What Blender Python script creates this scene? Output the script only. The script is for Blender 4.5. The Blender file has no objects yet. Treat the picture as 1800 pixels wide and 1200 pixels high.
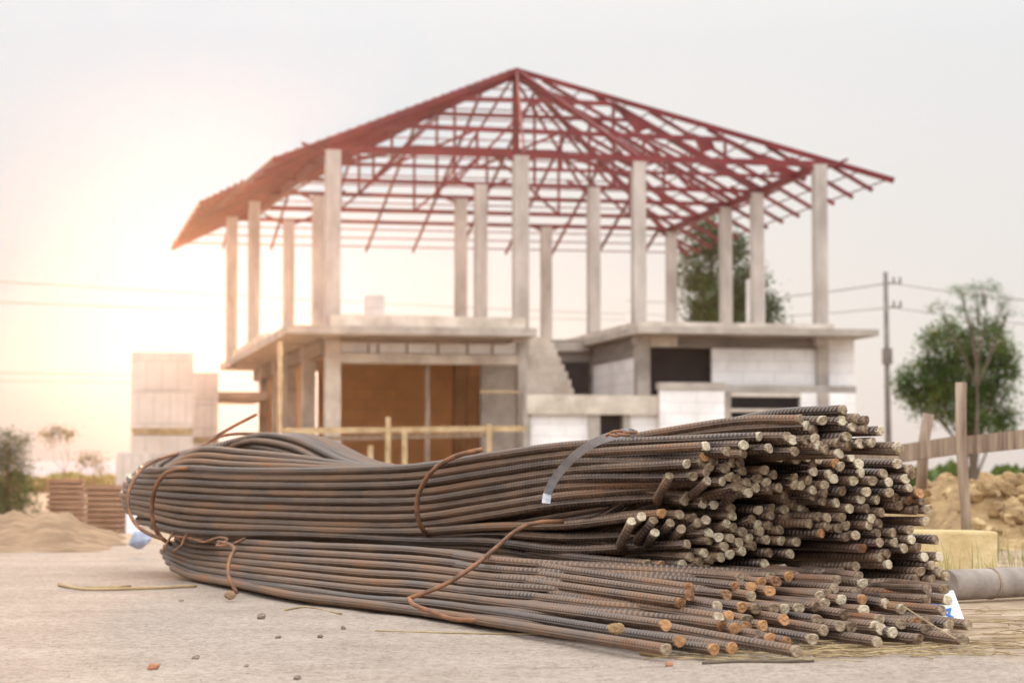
import bpy, math, random
from mathutils import Vector, Matrix, noise
R = math.radians
random.seed(7)
SC = bpy.context.scene
COL = SC.collection

# ------------------------------------------------------------------ camera
F = 4000.0            # focal length in pixels of the 1800 px wide photograph
EYE = 0.26            # camera height above the road
PITCH = math.atan(240.0 / F)
cam = bpy.data.cameras.new('camera')
cam.sensor_width = 36.0
cam.lens = F / 1800.0 * 36.0
cam.clip_end = 3000
cam.clip_start = 0.05
cam.dof.use_dof = True
cam.dof.focus_distance = 4.0
cam.dof.aperture_fstop = 9.0
camo = bpy.data.objects.new('camera', cam)
COL.objects.link(camo)
camo.location = (0, 0, EYE)
camo.rotation_euler = (math.pi / 2 + PITCH, 0, 0)
SC.camera = camo

# ------------------------------------------------------------------ sky and sun
SUN_AZ, SUN_EL = R(-7.6), R(5.5)      # azimuth from +Y (view), negative = left
SUN_DIR = Vector((math.sin(SUN_AZ) * math.cos(SUN_EL), math.cos(SUN_AZ) * math.cos(SUN_EL), math.sin(SUN_EL)))
w = bpy.data.worlds.new('World')
SC.world = w
w.use_nodes = True
nt = w.node_tree
nt.nodes.clear()
def N(t, **k):
    n = nt.nodes.new(t)
    for a, b in k.items(): setattr(n, a, b)
    return n
out = N('ShaderNodeOutputWorld'); bg = N('ShaderNodeBackground')
sky = N('ShaderNodeTexSky', sky_type='NISHITA', sun_disc=False, sun_elevation=SUN_EL, sun_rotation=SUN_AZ,
        altitude=50, air_density=1.0, dust_density=2.0, ozone_density=1.0)
tc = N('ShaderNodeTexCoord')
sep = N('ShaderNodeSeparateXYZ'); nt.links.new(tc.outputs['Generated'], sep.inputs[0])
ramp = N('ShaderNodeValToRGB')          # thin bright cloud cover, creamy towards the horizon
nt.links.new(sep.outputs['Z'], ramp.inputs[0])
e = ramp.color_ramp.elements
e[0].position = 0.0; e[0].color = (7.5, 6.8, 6.5, 1)
e[1].position = 0.6; e[1].color = (17.5, 17.3, 17.2, 1)
m1 = ramp.color_ramp.elements.new(0.05); m1.color = (8.2, 7.8, 7.5, 1)
m2 = ramp.color_ramp.elements.new(0.19); m2.color = (8.4, 8.35, 8.5, 1)
dot = N('ShaderNodeVectorMath', operation='DOT_PRODUCT')
nt.links.new(tc.outputs['Generated'], dot.inputs[0]); dot.inputs[1].default_value = tuple(SUN_DIR)
mx = N('ShaderNodeMath', operation='MAXIMUM'); nt.links.new(dot.outputs['Value'], mx.inputs[0]); mx.inputs[1].default_value = 0
pw = N('ShaderNodeMath', operation='POWER'); nt.links.new(mx.outputs[0], pw.inputs[0]); pw.inputs[1].default_value = 180
pw2 = N('ShaderNodeMath', operation='POWER'); nt.links.new(mx.outputs[0], pw2.inputs[0]); pw2.inputs[1].default_value = 7
glow = N('ShaderNodeMixRGB', blend_type='ADD'); glow.inputs[0].default_value = 1
mixs = N('ShaderNodeMixRGB'); mixs.inputs[0].default_value = 0.97
nt.links.new(sky.outputs[0], mixs.inputs[1]); nt.links.new(ramp.outputs[0], mixs.inputs[2])
def lobe(src, col):
    m = N('ShaderNodeVectorMath', operation='SCALE'); m.inputs[0].default_value = col
    nt.links.new(src.outputs[0], m.inputs['Scale']); return m
g1 = lobe(pw, (-6.4, -2.8, -0.3)); g2 = lobe(pw2, (-0.2, 0.0, 0.0))
dback = N('ShaderNodeVectorMath', operation='DOT_PRODUCT'); nt.links.new(tc.outputs['Generated'], dback.inputs[0]); dback.inputs[1].default_value = (.3, -.82, .5)
mb_ = N('ShaderNodeMath', operation='MAXIMUM'); nt.links.new(dback.outputs['Value'], mb_.inputs[0]); mb_.inputs[1].default_value = 0
g3 = lobe(mb_, (8.6, 9.2, 10.0))       # bright open sky behind the viewer
add = N('ShaderNodeVectorMath', operation='ADD'); nt.links.new(g1.outputs[0], add.inputs[0]); nt.links.new(g2.outputs[0], add.inputs[1])
dl = N('ShaderNodeVectorMath', operation='DOT_PRODUCT'); nt.links.new(tc.outputs['Generated'], dl.inputs[0]); dl.inputs[1].default_value = (math.sin(R(-13)), math.cos(R(-13)), .012)
ml = N('ShaderNodeMath', operation='MAXIMUM'); nt.links.new(dl.outputs['Value'], ml.inputs[0]); ml.inputs[1].default_value = 0
pl = N('ShaderNodeMath', operation='POWER'); nt.links.new(ml.outputs[0], pl.inputs[0]); pl.inputs[1].default_value = 170
g4 = lobe(pl, (-4.6, -2.9, -2.0))      # duller band low in the left sky
add3 = N('ShaderNodeVectorMath', operation='ADD'); nt.links.new(add.outputs[0], add3.inputs[0]); nt.links.new(g4.outputs[0], add3.inputs[1]); add = add3
add2 = N('ShaderNodeVectorMath', operation='ADD'); nt.links.new(add.outputs[0], add2.inputs[0]); nt.links.new(g3.outputs[0], add2.inputs[1])
nt.links.new(mixs.outputs[0], glow.inputs[1]); nt.links.new(add2.outputs[0], glow.inputs[2])
nt.links.new(glow.outputs[0], bg.inputs[0]); bg.inputs[1].default_value = 0.1
nt.links.new(bg.outputs[0], out.inputs[0])

sl = bpy.data.lights.new('sun', 'SUN'); sl.energy = 2.6; sl.angle = R(6); sl.color = (1.0, 0.52, 0.26)
so = bpy.data.objects.new('sun', sl); COL.objects.link(so)
so.rotation_euler = SUN_DIR.to_track_quat('Z', 'Y').to_euler()
SC.view_settings.view_transform = 'Standard'; SC.view_settings.look = 'None'
SC.view_settings.exposure = 0.0; SC.view_settings.gamma = 1.0
SC.cycles.max_bounces = 8

# ------------------------------------------------------------------ helpers
CP, SP = math.cos(PITCH), math.sin(PITCH)
def ray(px, py):
    cx, cy = (px - 900) / F, (600 - py) / F
    f = CP - cy * SP
    return cx / f, (SP + cy * CP) / f
def P(px, py, Y):
    kx, kz = ray(px, py)
    return Vector((kx * Y, Y, EYE + kz * Y))

def tag(o, label=None, cat=None, group=None, kind=None):
    if label: o['label'] = label
    if cat: o['category'] = cat
    if group: o['group'] = group
    if kind: o['kind'] = kind
    return o
def empty(name, loc=(0, 0, 0), rz=0):
    o = bpy.data.objects.new(name, None); COL.objects.link(o)
    o.location = loc; o.rotation_euler = (0, 0, rz); o.empty_display_size = 0.1
    return o

class MB:
    def __init__(s): s.v = []; s.f = []; s.uv = []; s.smooth = []
    def face(s, idx, uv=None, sm=False):
        s.f.append(idx); s.uv.append(uv); s.smooth.append(sm)
    def box(s, x0, x1, y0, y1, z0, z1, M=None):
        b = len(s.v)
        for z in (z0, z1):
            for x, y in ((x0, y0), (x1, y0), (x1, y1), (x0, y1)):
                p = Vector((x, y, z)); s.v.append(M @ p if M else p)
        for q in ((0, 3, 2, 1), (4, 5, 6, 7), (0, 1, 5, 4), (1, 2, 6, 5), (2, 3, 7, 6), (3, 0, 4, 7)):
            s.face([b + i for i in q])
        return s
    def prism(s, pts, y0, y1):        # polygon in XZ, extruded in Y
        b = len(s.v); n = len(pts)
        for y in (y0, y1):
            for x, z in pts: s.v.append(Vector((x, y, z)))
        s.face([b + i for i in range(n)]); s.face([b + n + i for i in reversed(range(n))])
        for i in range(n):
            j = (i + 1) % n
            s.face([b + i, b + n + i, b + n + j, b + j])
        return s
    def bar(s, p, q, w, h=None, up=Vector((0, 0, 1))):   # rectangular bar between two points
        p = Vector(p); q = Vector(q); h = h or w
        d = (q - p).normalized()
        if abs(d.dot(up)) > 0.98: up = Vector((0, 1, 0))
        x = d.cross(up).normalized(); z = x.cross(d).normalized()
        b = len(s.v)
        for c in (p, q):
            for i, j in ((-1, -1), (1, -1), (1, 1), (-1, 1)):
                s.v.append(c + x * (i * w / 2) + z * (j * h / 2))
        for f in ((0, 1, 2, 3), (7, 6, 5, 4), (0, 4, 5, 1), (1, 5, 6, 2), (2, 6, 7, 3), (3, 7, 4, 0)):
            s.face([b + i for i in f])
        return s
    def tube(s, pts, r, n=8, cap=True, v0=0.0):
        pts = [Vector(p) for p in pts]; m = len(pts)
        rr = r if callable(r) else (lambda t: r)
        b = len(s.v); L = v0; up = None; vs = []
        for i, p in enumerate(pts):
            d = (pts[min(i + 1, m - 1)] - pts[max(i - 1, 0)])
            d = d.normalized() if d.length > 1e-9 else Vector((1, 0, 0))
            if up is None:
                up = Vector((0, 0, 1)) if abs(d.z) < 0.9 else Vector((0, 1, 0))
            x = d.cross(up).normalized(); up = x.cross(d).normalized()
            if i: L += (p - pts[i - 1]).length
            vs.append(L); ra = rr(i / max(1, m - 1))
            for k in range(n):
                a = 2 * math.pi * k / n
                s.v.append(p + (x * math.cos(a) + up * math.sin(a)) * ra)
        for i in range(m - 1):
            for k in range(n):
                k2 = (k + 1) % n
                s.face([b + i * n + k, b + i * n + k2, b + (i + 1) * n + k2, b + (i + 1) * n + k],
                       [(k / n, vs[i]), ((k + 1) / n, vs[i]), ((k + 1) / n, vs[i + 1]), (k / n, vs[i + 1])], True)
        if cap:
            s.face([b + k for k in reversed(range(n))]); s.face([b + (m - 1) * n + k for k in range(n)])
        return s
    def build(s, name, mat, parent=None, smooth=None):
        me = bpy.data.meshes.new(name)
        me.from_pydata([tuple(v) for v in s.v], [], s.f)
        if any(u for u in s.uv):
            ul = me.uv_layers.new(name='UVMap'); i = 0
            for f, u in zip(s.f, s.uv):
                for k in range(len(f)):
                    ul.data[i].uv = u[k] if u else (0, 0)
                    i += 1
        sm = s.smooth if smooth is None else [smooth] * len(s.f)
        me.polygons.foreach_set('use_smooth', sm)
        me.materials.append(mat); me.update()
        o = bpy.data.objects.new(name, me); COL.objects.link(o)
        if parent: o.parent = parent
        return o

def crom(pts, step):       # centripetal-ish catmull rom resampled
    pts = [Vector(p) for p in pts]; res = []
    P0 = [pts[0] * 2 - pts[1]] + pts + [pts[-1] * 2 - pts[-2]]
    for i in range(1, len(P0) - 2):
        a, b, c, d = P0[i - 1:i + 3]
        t0 = 0; t1 = max(1e-4, (b - a).length ** .5); t2 = t1 + max(1e-4, (c - b).length ** .5); t3 = t2 + max(1e-4, (d - c).length ** .5)
        n = max(1, int((c - b).length / step))
        for j in range(n):
            t = t1 + (t2 - t1) * j / n
            A1 = a * ((t1 - t) / (t1 - t0)) + b * ((t - t0) / (t1 - t0))
            A2 = b * ((t2 - t) / (t2 - t1)) + c * ((t - t1) / (t2 - t1))
            A3 = c * ((t3 - t) / (t3 - t2)) + d * ((t - t2) / (t3 - t2))
            B1 = A1 * ((t2 - t) / (t2 - t0)) + A2 * ((t - t0) / (t2 - t0))
            B2 = A2 * ((t3 - t) / (t3 - t1)) + A3 * ((t - t1) / (t3 - t1))
            res.append(B1 * ((t2 - t) / (t2 - t1)) + B2 * ((t - t1) / (t2 - t1)))
    res.append(pts[-1])
    return res

# ------------------------------------------------------------------ materials
def mat(name, c1, c2=None, rough=0.8, scale=5.0, detail=6, metal=0.0, bump=0.0, bscale=None, c3=None, stretch=None, rand=False, lo=0.35, hi=0.65, trans=0.0):
    m = bpy.data.materials.new(name); m.use_nodes = True
    t = m.node_tree; b = t.nodes['Principled BSDF']
    b.inputs['Roughness'].default_value = rough; b.inputs['Metallic'].default_value = metal
    co = t.nodes.new('ShaderNodeTexCoord'); mp = t.nodes.new('ShaderNodeMapping')
    t.links.new(co.outputs['Object'], mp.inputs[0])
    if stretch: mp.inputs['Scale'].default_value = stretch
    n = t.nodes.new('ShaderNodeTexNoise'); n.inputs['Scale'].default_value = scale; n.inputs['Detail'].default_value = detail
    n.inputs['Roughness'].default_value = 0.62
    t.links.new(mp.outputs[0], n.inputs['Vector'])
    r = t.nodes.new('ShaderNodeValToRGB'); r.color_ramp.elements[0].position = lo; r.color_ramp.elements[1].position = hi
    r.color_ramp.elements[0].color = (*c1, 1); r.color_ramp.elements[1].color = (*(c2 or c1), 1)
    if c3:
        el = r.color_ramp.elements.new((lo + hi) / 2 + .1); el.color = (*c3, 1)
    if rand:
        oi = t.nodes.new('ShaderNodeObjectInfo'); ad = t.nodes.new('ShaderNodeMath'); ad.operation = 'MULTIPLY_ADD'
        ad.inputs[1].default_value = 0.5; t.links.new(oi.outputs['Random'], ad.inputs[0])
        sb = t.nodes.new('ShaderNodeMath'); sb.operation = 'SUBTRACT'; sb.inputs[1].default_value = 0.25
        t.links.new(n.outputs['Fac'], ad.inputs[2]); t.links.new(ad.outputs[0], sb.inputs[0]); t.links.new(sb.outputs[0], r.inputs[0])
    else:
        t.links.new(n.outputs['Fac'], r.inputs[0])
    t.links.new(r.outputs[0], b.inputs['Base Color'])
    if bump:
        n2 = t.nodes.new('ShaderNodeTexNoise'); n2.inputs['Scale'].default_value = bscale or scale * 4; n2.inputs['Detail'].default_value = 8
        t.links.new(mp.outputs[0], n2.inputs['Vector'])
        bp = t.nodes.new('ShaderNodeBump'); bp.inputs['Strength'].default_value = 1; bp.inputs['Distance'].default_value = bump
        t.links.new(n2.outputs['Fac'], bp.inputs['Height']); t.links.new(bp.outputs[0], b.inputs['Normal'])
    if trans:
        tr = t.nodes.new('ShaderNodeBsdfTranslucent'); ms = t.nodes.new('ShaderNodeMixShader'); ms.inputs[0].default_value = trans
        t.links.new(r.outputs[0], tr.inputs[0]); t.links.new(b.outputs[0], ms.inputs[1]); t.links.new(tr.outputs[0], ms.inputs[2])
        t.links.new(ms.outputs[0], t.nodes['Material Output'].inputs[0])
    return m

def rebar_mat():
    m = bpy.data.materials.new('ribbed_steel'); m.use_nodes = True
    t = m.node_tree; b = t.nodes['Principled BSDF']; L = t.links.new
    def nd(ty, **k):
        n = t.nodes.new(ty)
        for a, c in k.items(): setattr(n, a, c)
        return n
    def M_(op, a, c=None, d=None):
        n = nd('ShaderNodeMath', operation=op)
        for i, x in enumerate((a, c, d)):
            if x is None: continue
            if isinstance(x, (int, float)): n.inputs[i].default_value = x
            else: L(x, n.inputs[i])
        return n.outputs[0]
    uv = nd('ShaderNodeUVMap', uv_map='UVMap'); sp = nd('ShaderNodeSeparateXYZ'); L(uv.outputs[0], sp.inputs[0])
    U, V = sp.outputs[0], sp.outputs[1]
    u2 = M_('FRACT', M_('MULTIPLY', U, 2.0))                       # two longitudinal ribs
    side = M_('ABSOLUTE', M_('SUBTRACT', u2, 0.5))                  # 0 mid .. 0.5 at rib
    slant = M_('MULTIPLY', side, 1.1)
    ph = M_('FRACT', M_('ADD', M_('MULTIPLY', V, 1 / 0.0105), slant))
    tri = M_('ABSOLUTE', M_('SUBTRACT', ph, 0.5))
    rib = nd('ShaderNodeMapRange', interpolation_type='SMOOTHSTEP'); L(tri, rib.inputs[0]); rib.inputs[1].default_value = 0.34; rib.inputs[2].default_value = 0.12
    lon = nd('ShaderNodeMapRange', interpolation_type='SMOOTHSTEP'); L(side, lon.inputs[0]); lon.inputs[1].default_value = 0.43; lon.inputs[2].default_value = 0.47
    fade = nd('ShaderNodeMapRange'); L(side, fade.inputs[0]); fade.inputs[1].default_value = 0.42; fade.inputs[2].default_value = 0.32
    hgt = M_('MAXIMUM', M_('MULTIPLY', rib.outputs[0], fade.outputs[0]), lon.outputs[0])
    co = nd('ShaderNodeTexCoord')
    oi = nd('ShaderNodeObjectInfo')
    off = nd('ShaderNodeVectorMath', operation='ADD'); L(co.outputs['Object'], off.inputs[0])
    sc = nd('ShaderNodeVectorMath', operation='SCALE'); sc.inputs[0].default_value = (13, 7, 5); L(oi.outputs['Random'], sc.inputs['Scale'])
    L(sc.outputs[0], off.inputs[1])
    n1 = nd('ShaderNodeTexNoise'); n1.inputs['Scale'].default_value = 5; n1.inputs['Detail'].default_value = 5; L(off.outputs[0], n1.inputs['Vector'])
    n2 = nd('ShaderNodeTexNoise'); n2.inputs['Scale'].default_value = 55; n2.inputs['Detail'].default_value = 8; n2.inputs['Roughness'].default_value = .7; L(off.outputs[0], n2.inputs['Vector'])
    n3 = nd('ShaderNodeTexNoise'); n3.inputs['Scale'].default_value = 260; n3.inputs['Detail'].default_value = 4; L(off.outputs[0], n3.inputs['Vector'])
    mixf = M_('ADD', M_('MULTIPLY', n1.outputs['Fac'], 0.55), M_('MULTIPLY', n2.outputs['Fac'], 0.45))
    mixf = M_('ADD', mixf, M_('MULTIPLY', M_('SUBTRACT', oi.outputs['Random'], 0.5), 0.16))
    r = nd('ShaderNodeValToRGB'); L(mixf, r.inputs[0])
    el = r.color_ramp.elements
    el[0].position = 0.36; el[0].color = (0.056, 0.041, 0.034, 1)
    el[1].position = 0.72; el[1].color = (0.38, 0.155, 0.055, 1)
    for p, c in ((0.47, (0.125, 0.080, 0.056, 1)), (0.56, (0.215, 0.130, 0.080, 1)), (0.63, (0.28, 0.15, 0.08, 1))):
        x = el.new(p); x.color = c
    # worn rib crests are a little brighter
    mc = nd('ShaderNodeMixRGB'); mc.inputs[2].default_value = (0.34, 0.29, 0.255, 1)
    L(M_('MULTIPLY', hgt, 0.42), mc.inputs[0]); L(r.outputs[0], mc.inputs[1])
    L(mc.outputs[0], b.inputs['Base Color'])
    b.inputs['Metallic'].default_value = 0.72
    rr = nd('ShaderNodeMapRange'); L(mixf, rr.inputs[0]); rr.inputs[1].default_value = .4; rr.inputs[2].default_value = .68; rr.inputs[3].default_value = .33; rr.inputs[4].default_value = .8
    L(rr.outputs[0], b.inputs['Roughness'])
    H = M_('ADD', M_('MULTIPLY', hgt, 0.0011), M_('MULTIPLY', n3.outputs['Fac'], 0.00045))
    bp = nd('ShaderNodeBump'); bp.inputs['Strength'].default_value = 1; bp.inputs['Distance'].default_value = 1.0
    L(H, bp.inputs['Height']); L(bp.outputs[0], b.inputs['Normal'])
    return m

M = {}
M['rebar'] = rebar_mat()
M['cut'] = mat('cut_steel', (0.12, 0.07, 0.04), (0.62, 0.53, 0.38), rough=.5, scale=150, metal=.2, bump=.0014, bscale=330, rand=True, lo=.22, hi=.72, c3=(0.40, 0.30, 0.19))
M['cut_rust'] = mat('rusted_cut', (0.12, 0.05, 0.02), (0.50, 0.26, 0.11), rough=.8, scale=150, bump=.0012, bscale=200, rand=True, lo=.25, hi=.7)
M['rod'] = mat('tie_rod_rust', (0.13, 0.07, 0.045), (0.36, 0.16, 0.07), rough=.62, scale=30, metal=.35, bump=.0006, bscale=220)
M['strap'] = mat('strap_steel', (0.42, 0.42, 0.45), (0.62, 0.62, 0.66), rough=.42, scale=25, metal=.6)
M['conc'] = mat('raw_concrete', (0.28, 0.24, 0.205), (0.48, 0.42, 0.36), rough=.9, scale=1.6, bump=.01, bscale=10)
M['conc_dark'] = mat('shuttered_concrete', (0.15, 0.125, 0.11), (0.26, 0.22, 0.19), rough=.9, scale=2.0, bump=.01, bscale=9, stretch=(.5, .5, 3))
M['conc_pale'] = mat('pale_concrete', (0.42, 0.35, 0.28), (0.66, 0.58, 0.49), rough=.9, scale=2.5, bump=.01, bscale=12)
M['column'] = mat('cast_column', (0.33, 0.285, 0.25), (0.55, 0.48, 0.43), rough=.9, scale=2.2, stretch=(1, 1, .4), bump=.006, bscale=14)
M['brown'] = mat('brown_plywood', (0.20, 0.085, 0.03), (0.34, 0.15, 0.055), rough=.85, scale=1.2)
M['red'] = mat('red_primer_steel', (0.11, 0.006, 0.008), (0.21, 0.015, 0.015), rough=.55, scale=1.5)
M['wood'] = mat('weathered_wood', (0.18, 0.12, 0.085), (0.44, 0.33, 0.24), rough=.9, scale=3, stretch=(12, 12, .8), bump=.006, bscale=10)
M['plank'] = mat('pale_plank', (0.36, 0.24, 0.12), (0.58, 0.42, 0.24), rough=.85, scale=5, bump=.003)
M['dark'] = mat('painted_interior_shade', (0.012, 0.01, 0.012), (0.03, 0.022, 0.022), rough=.9, scale=2)  # shade of unlit rooms put into a near-black colour
M['bark'] = mat('bark', (0.07, 0.05, 0.035), (0.16, 0.12, 0.085), rough=.95, scale=4, stretch=(3, 3, .6))
M['leaf_dark'] = mat('leaf_dark', (0.018, 0.055, 0.010), (0.06, 0.13, 0.02), rough=.6, scale=1.1, trans=.3)
M['leaf_mid'] = mat('leaf_mid', (0.035, 0.085, 0.010), (0.20, 0.19, 0.03), rough=.6, scale=1.3, trans=.35, c3=(0.10, 0.17, 0.02))
M['leaf_gold'] = mat('leaf_gold', (0.08, 0.09, 0.015), (0.28, 0.22, 0.05), rough=.6, scale=3, trans=.4)
M['sand'] = mat('heaped_sand', (0.21, 0.125, 0.065), (0.38, 0.25, 0.145), rough=.95, scale=6, bump=.012, bscale=30)
M['clod'] = mat('dry_earth', (0.22, 0.135, 0.06), (0.60, 0.44, 0.23), rough=.95, scale=9, bump=.02, bscale=26, c3=(0.42, 0.28, 0.13))
M['tile'] = mat('clay_tile', (0.24, 0.13, 0.075), (0.36, 0.21, 0.125), rough=.85, scale=6)
M['stone'] = mat('yellow_stone', (0.50, 0.36, 0.16), (0.68, 0.54, 0.30), rough=.9, scale=8, bump=.006, bscale=40)
M['pipe'] = mat('pipe_concrete', (0.22, 0.18, 0.15), (0.38, 0.32, 0.27), rough=.85, scale=9, bump=.003, bscale=60)
M['pebble'] = mat('pebble', (0.16, 0.11, 0.08), (0.34, 0.26, 0.2), rough=.85, scale=60, rand=True)
M['pebble_red'] = mat('pebble_red', (0.30, 0.12, 0.06), (0.48, 0.22, 0.12), rough=.85, scale=60)
M['straw'] = mat('straw', (0.24, 0.16, 0.08), (0.52, 0.39, 0.21), rough=.8, scale=20)
M['grass'] = mat('grass_blade', (0.12, 0.13, 0.03), (0.42, 0.36, 0.12), rough=.7, scale=12, trans=.3)
M['white'] = mat('white_board', (0.70, 0.72, 0.78), (0.84, 0.86, 0.90), rough=.4, scale=6)
M['blue'] = mat('blue_print', (0.01, 0.12, 0.45), (0.02, 0.18, 0.60), rough=.4, scale=6)
M['bluetarp'] = mat('pale_blue_sheet', (0.42, 0.50, 0.56), (0.66, 0.72, 0.76), rough=.6, scale=5)
M['pole'] = mat('utility_pole', (0.14, 0.12, 0.11), (0.24, 0.21, 0.19), rough=.9, scale=3)
M['cable'] = mat('cable', (0.16, 0.14, 0.13), (0.22, 0.2, 0.18), rough=.7)
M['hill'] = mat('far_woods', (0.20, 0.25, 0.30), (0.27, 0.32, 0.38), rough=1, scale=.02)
M['plastic'] = mat('blue_grey_plastic', (0.22, 0.26, 0.36), (0.42, 0.44, 0.50), rough=.5, scale=14)

def block_mat(name, a, b_, mort, sx=.6, sz=.2):
    m = bpy.data.materials.new(name); m.use_nodes = True; t = m.node_tree; L = t.links.new
    b = t.nodes['Principled BSDF']; b.inputs['Roughness'].default_value = .9
    co = t.nodes.new('ShaderNodeTexCoord'); s = t.nodes.new('ShaderNodeSeparateXYZ'); L(co.outputs['Object'], s.inputs[0])
    ad = t.nodes.new('ShaderNodeMath'); ad.operation = 'ADD'; L(s.outputs[0], ad.inputs[0]); L(s.outputs[1], ad.inputs[1])
    c = t.nodes.new('ShaderNodeCombineXYZ'); L(ad.outputs[0], c.inputs[0]); L(s.outputs[2], c.inputs[1])
    br = t.nodes.new('ShaderNodeTexBrick'); L(c.outputs[0], br.inputs['Vector'])
    br.inputs['Color1'].default_value = (*a, 1); br.inputs['Color2'].default_value = (*b_, 1); br.inputs['Mortar'].default_value = (*mort, 1)
    br.inputs['Scale'].default_value = 1; br.inputs['Brick Width'].default_value = sx; br.inputs['Row Height'].default_value = sz
    br.inputs['Mortar Size'].default_value = .008
    n = t.nodes.new('ShaderNodeTexNoise'); n.inputs['Scale'].default_value = 1.7; n.inputs['Detail'].default_value = 6; L(co.outputs['Object'], n.inputs['Vector'])
    mm = t.nodes.new('ShaderNodeMixRGB'); mm.blend_type = 'MULTIPLY'; mm.inputs[0].default_value = .5
    rr = t.nodes.new('ShaderNodeValToRGB'); rr.color_ramp.elements[0].position = .3; rr.color_ramp.elements[0].color = (.6, .57, .55, 1); rr.color_ramp.elements[1].position = .6; rr.color_ramp.elements[1].color = (1, 1, 1, 1)
    L(n.outputs['Fac'], rr.inputs[0]); L(br.outputs[0], mm.inputs[1]); L(rr.outputs[0], mm.inputs[2]); L(mm.outputs[0], b.inputs['Base Color'])
    return m
M['aac'] = block_mat('white_block', (.88, .85, .83), (.85, .82, .80), (.68, .64, .61))
M['brick'] = block_mat('brown_block', (.60, .27, .095), (.54, .24, .085), (.46, .22, .09), .4, .2)
M['wrapped'] = block_mat('wrapped_block', (.72, .62, .54), (.66, .57, .50), (.50, .41, .35), .3, .6)

def ground_mat():
    m = bpy.data.materials.new('ground'); m.use_nodes = True; t = m.node_tree; L = t.links.new
    b = t.nodes['Principled BSDF']; b.inputs['Roughness'].default_value = .92
    co = t.nodes.new('ShaderNodeTexCoord')
    def noi(s, d=8, st=None, rg=.6):
        n = t.nodes.new('ShaderNodeTexNoise'); n.inputs['Scale'].default_value = s; n.inputs['Detail'].default_value = d; n.inputs['Roughness'].default_value = rg
        if st:
            mp = t.nodes.new('ShaderNodeMapping'); mp.inputs['Scale'].default_value = st; L(co.outputs['Object'], mp.inputs[0]); L(mp.outputs[0], n.inputs['Vector'])
        else: L(co.outputs['Object'], n.inputs['Vector'])
        return n.outputs['Fac']
    def rmp(f, *st):
        r = t.nodes.new('ShaderNodeValToRGB'); L(f, r.inputs[0]); el = r.color_ramp.elements
        while len(el) < len(st): el.new(.5)
        for e_, (p, c) in zip(el, st): e_.position = p; e_.color = (*c, 1)
        return r.outputs[0]
    def mix(f, a, c, bl='MIX'):
        n = t.nodes.new('ShaderNodeMixRGB'); n.blend_type = bl
        if isinstance(f, float): n.inputs[0].default_value = f
        else: L(f, n.inputs[0])
        L(a, n.inputs[1]); L(c, n.inputs[2]); return n.outputs[0]
    g = 1
    road = rmp(noi(3.2, 9, (1, 1, 1), .7), (.3, (.33, .262, .205)), (.5, (.40, .325, .262)), (.7, (.47, .39, .32)))
    fine = rmp(noi(85, 5, None, .85), (.36, (.34, .28, .24)), (.55, (1, 1, 1)))
    specks = t.nodes.new('ShaderNodeTexVoronoi'); specks.inputs['Scale'].default_value = 70; L(co.outputs['Object'], specks.inputs['Vector'])
    sr = rmp(specks.outputs['Distance'], (.08, (.22, .15, .11)), (.19, (1, 1, 1)))
    sel = rmp(noi(6, 4), (.40, (0, 0, 0)), (.54, (1, 1, 1)))
    road = mix(.8, road, fine, 'MULTIPLY')
    spk = mix(1.0, road, sr, 'MULTIPLY'); road = mix(sel, road, spk)
    dirt = rmp(noi(7, 9, None, .7), (.30, (.20, .135, .085)), (.5, (.36, .26, .17)), (.66, (.52, .41, .29)))
    s = t.nodes.new('ShaderNodeSeparateXYZ'); L(co.outputs['Object'], s.inputs[0])
    def mth(op, a, c, d=None):
        n = t.nodes.new('ShaderNodeMath'); n.operation = op
        for i, x in enumerate((a, c, d)):
            if x is None: continue
            if isinstance(x, (int, float)): n.inputs[i].default_value = x
            else: L(x, n.inputs[i])
        return n.outputs[0]
    # dirt verge: right of the pile and everywhere beyond the road edge
    nz = noi(3, 6)
    a = mth('MULTIPLY_ADD', s.outputs[0], 2.2, mth('MULTIPLY_ADD', s.outputs[1], 0.75, -4.05))
    a = mth('ADD', a, mth('MULTIPLY', nz, 1.2))
    c_ = mth('MULTIPLY', mth('SUBTRACT', mth('ADD', s.outputs[1], nz), 9.0), 1.0)
    k = mth('MAXIMUM', a, c_)
    # keep verge to the right: x > .45
    ks = t.nodes.new('ShaderNodeMapRange'); L(k, ks.inputs[0]); ks.inputs[1].default_value = .6; ks.inputs[2].default_value = 1.0
    col = mix(ks.outputs[0], road, dirt)
    L(col, b.inputs['Base Color'])
    bp = t.nodes.new('ShaderNodeBump'); bp.inputs['Distance'].default_value = .0022
    hh = mth('ADD', noi(40, 8, None, .7), mth('MULTIPLY', noi(8, 4), 1.5)); L(hh, bp.inputs['Height']); L(bp.outputs[0], b.inputs['Normal'])
    return m
M['ground'] = ground_mat()

# ------------------------------------------------------------------ ground and hills
def gz(x, y):
    h = 0.0
    if y > 11: h -= 0.5 * min(1, (y - 11) / 6) ** 1.0
    n = noise.noise(Vector((x * .9, y * .9, 0)))
    h += .006 * n * (1 if y < 11 else 4)
    h += .0022 * noise.noise(Vector((x * 7, y * 7, 3)))
    return h - .006
def graded(a, b, n, pwr):
    return [a + (b - a) * (i / n) ** pwr for i in range(n + 1)]
xs = sorted(set([-x for x in graded(0, 130, 90, 3.4)] + graded(0, 130, 90, 3.4)))
ys = [-60, -20, -8, -3, 0] + [1 + i * .08 for i in range(150)] + graded(13.2, 188, 60, 2.6)
g = MB()
for y in ys:
    for x in xs: g.v.append(Vector((x, y, gz(x, y))))
nx = len(xs)
for j in range(len(ys) - 1):
    for i in range(nx - 1):
        a = j * nx + i; g.face([a, a + 1, a + nx + 1, a + nx], None, True)
tag(g.build('ground', M['ground']), kind='structure')

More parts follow.
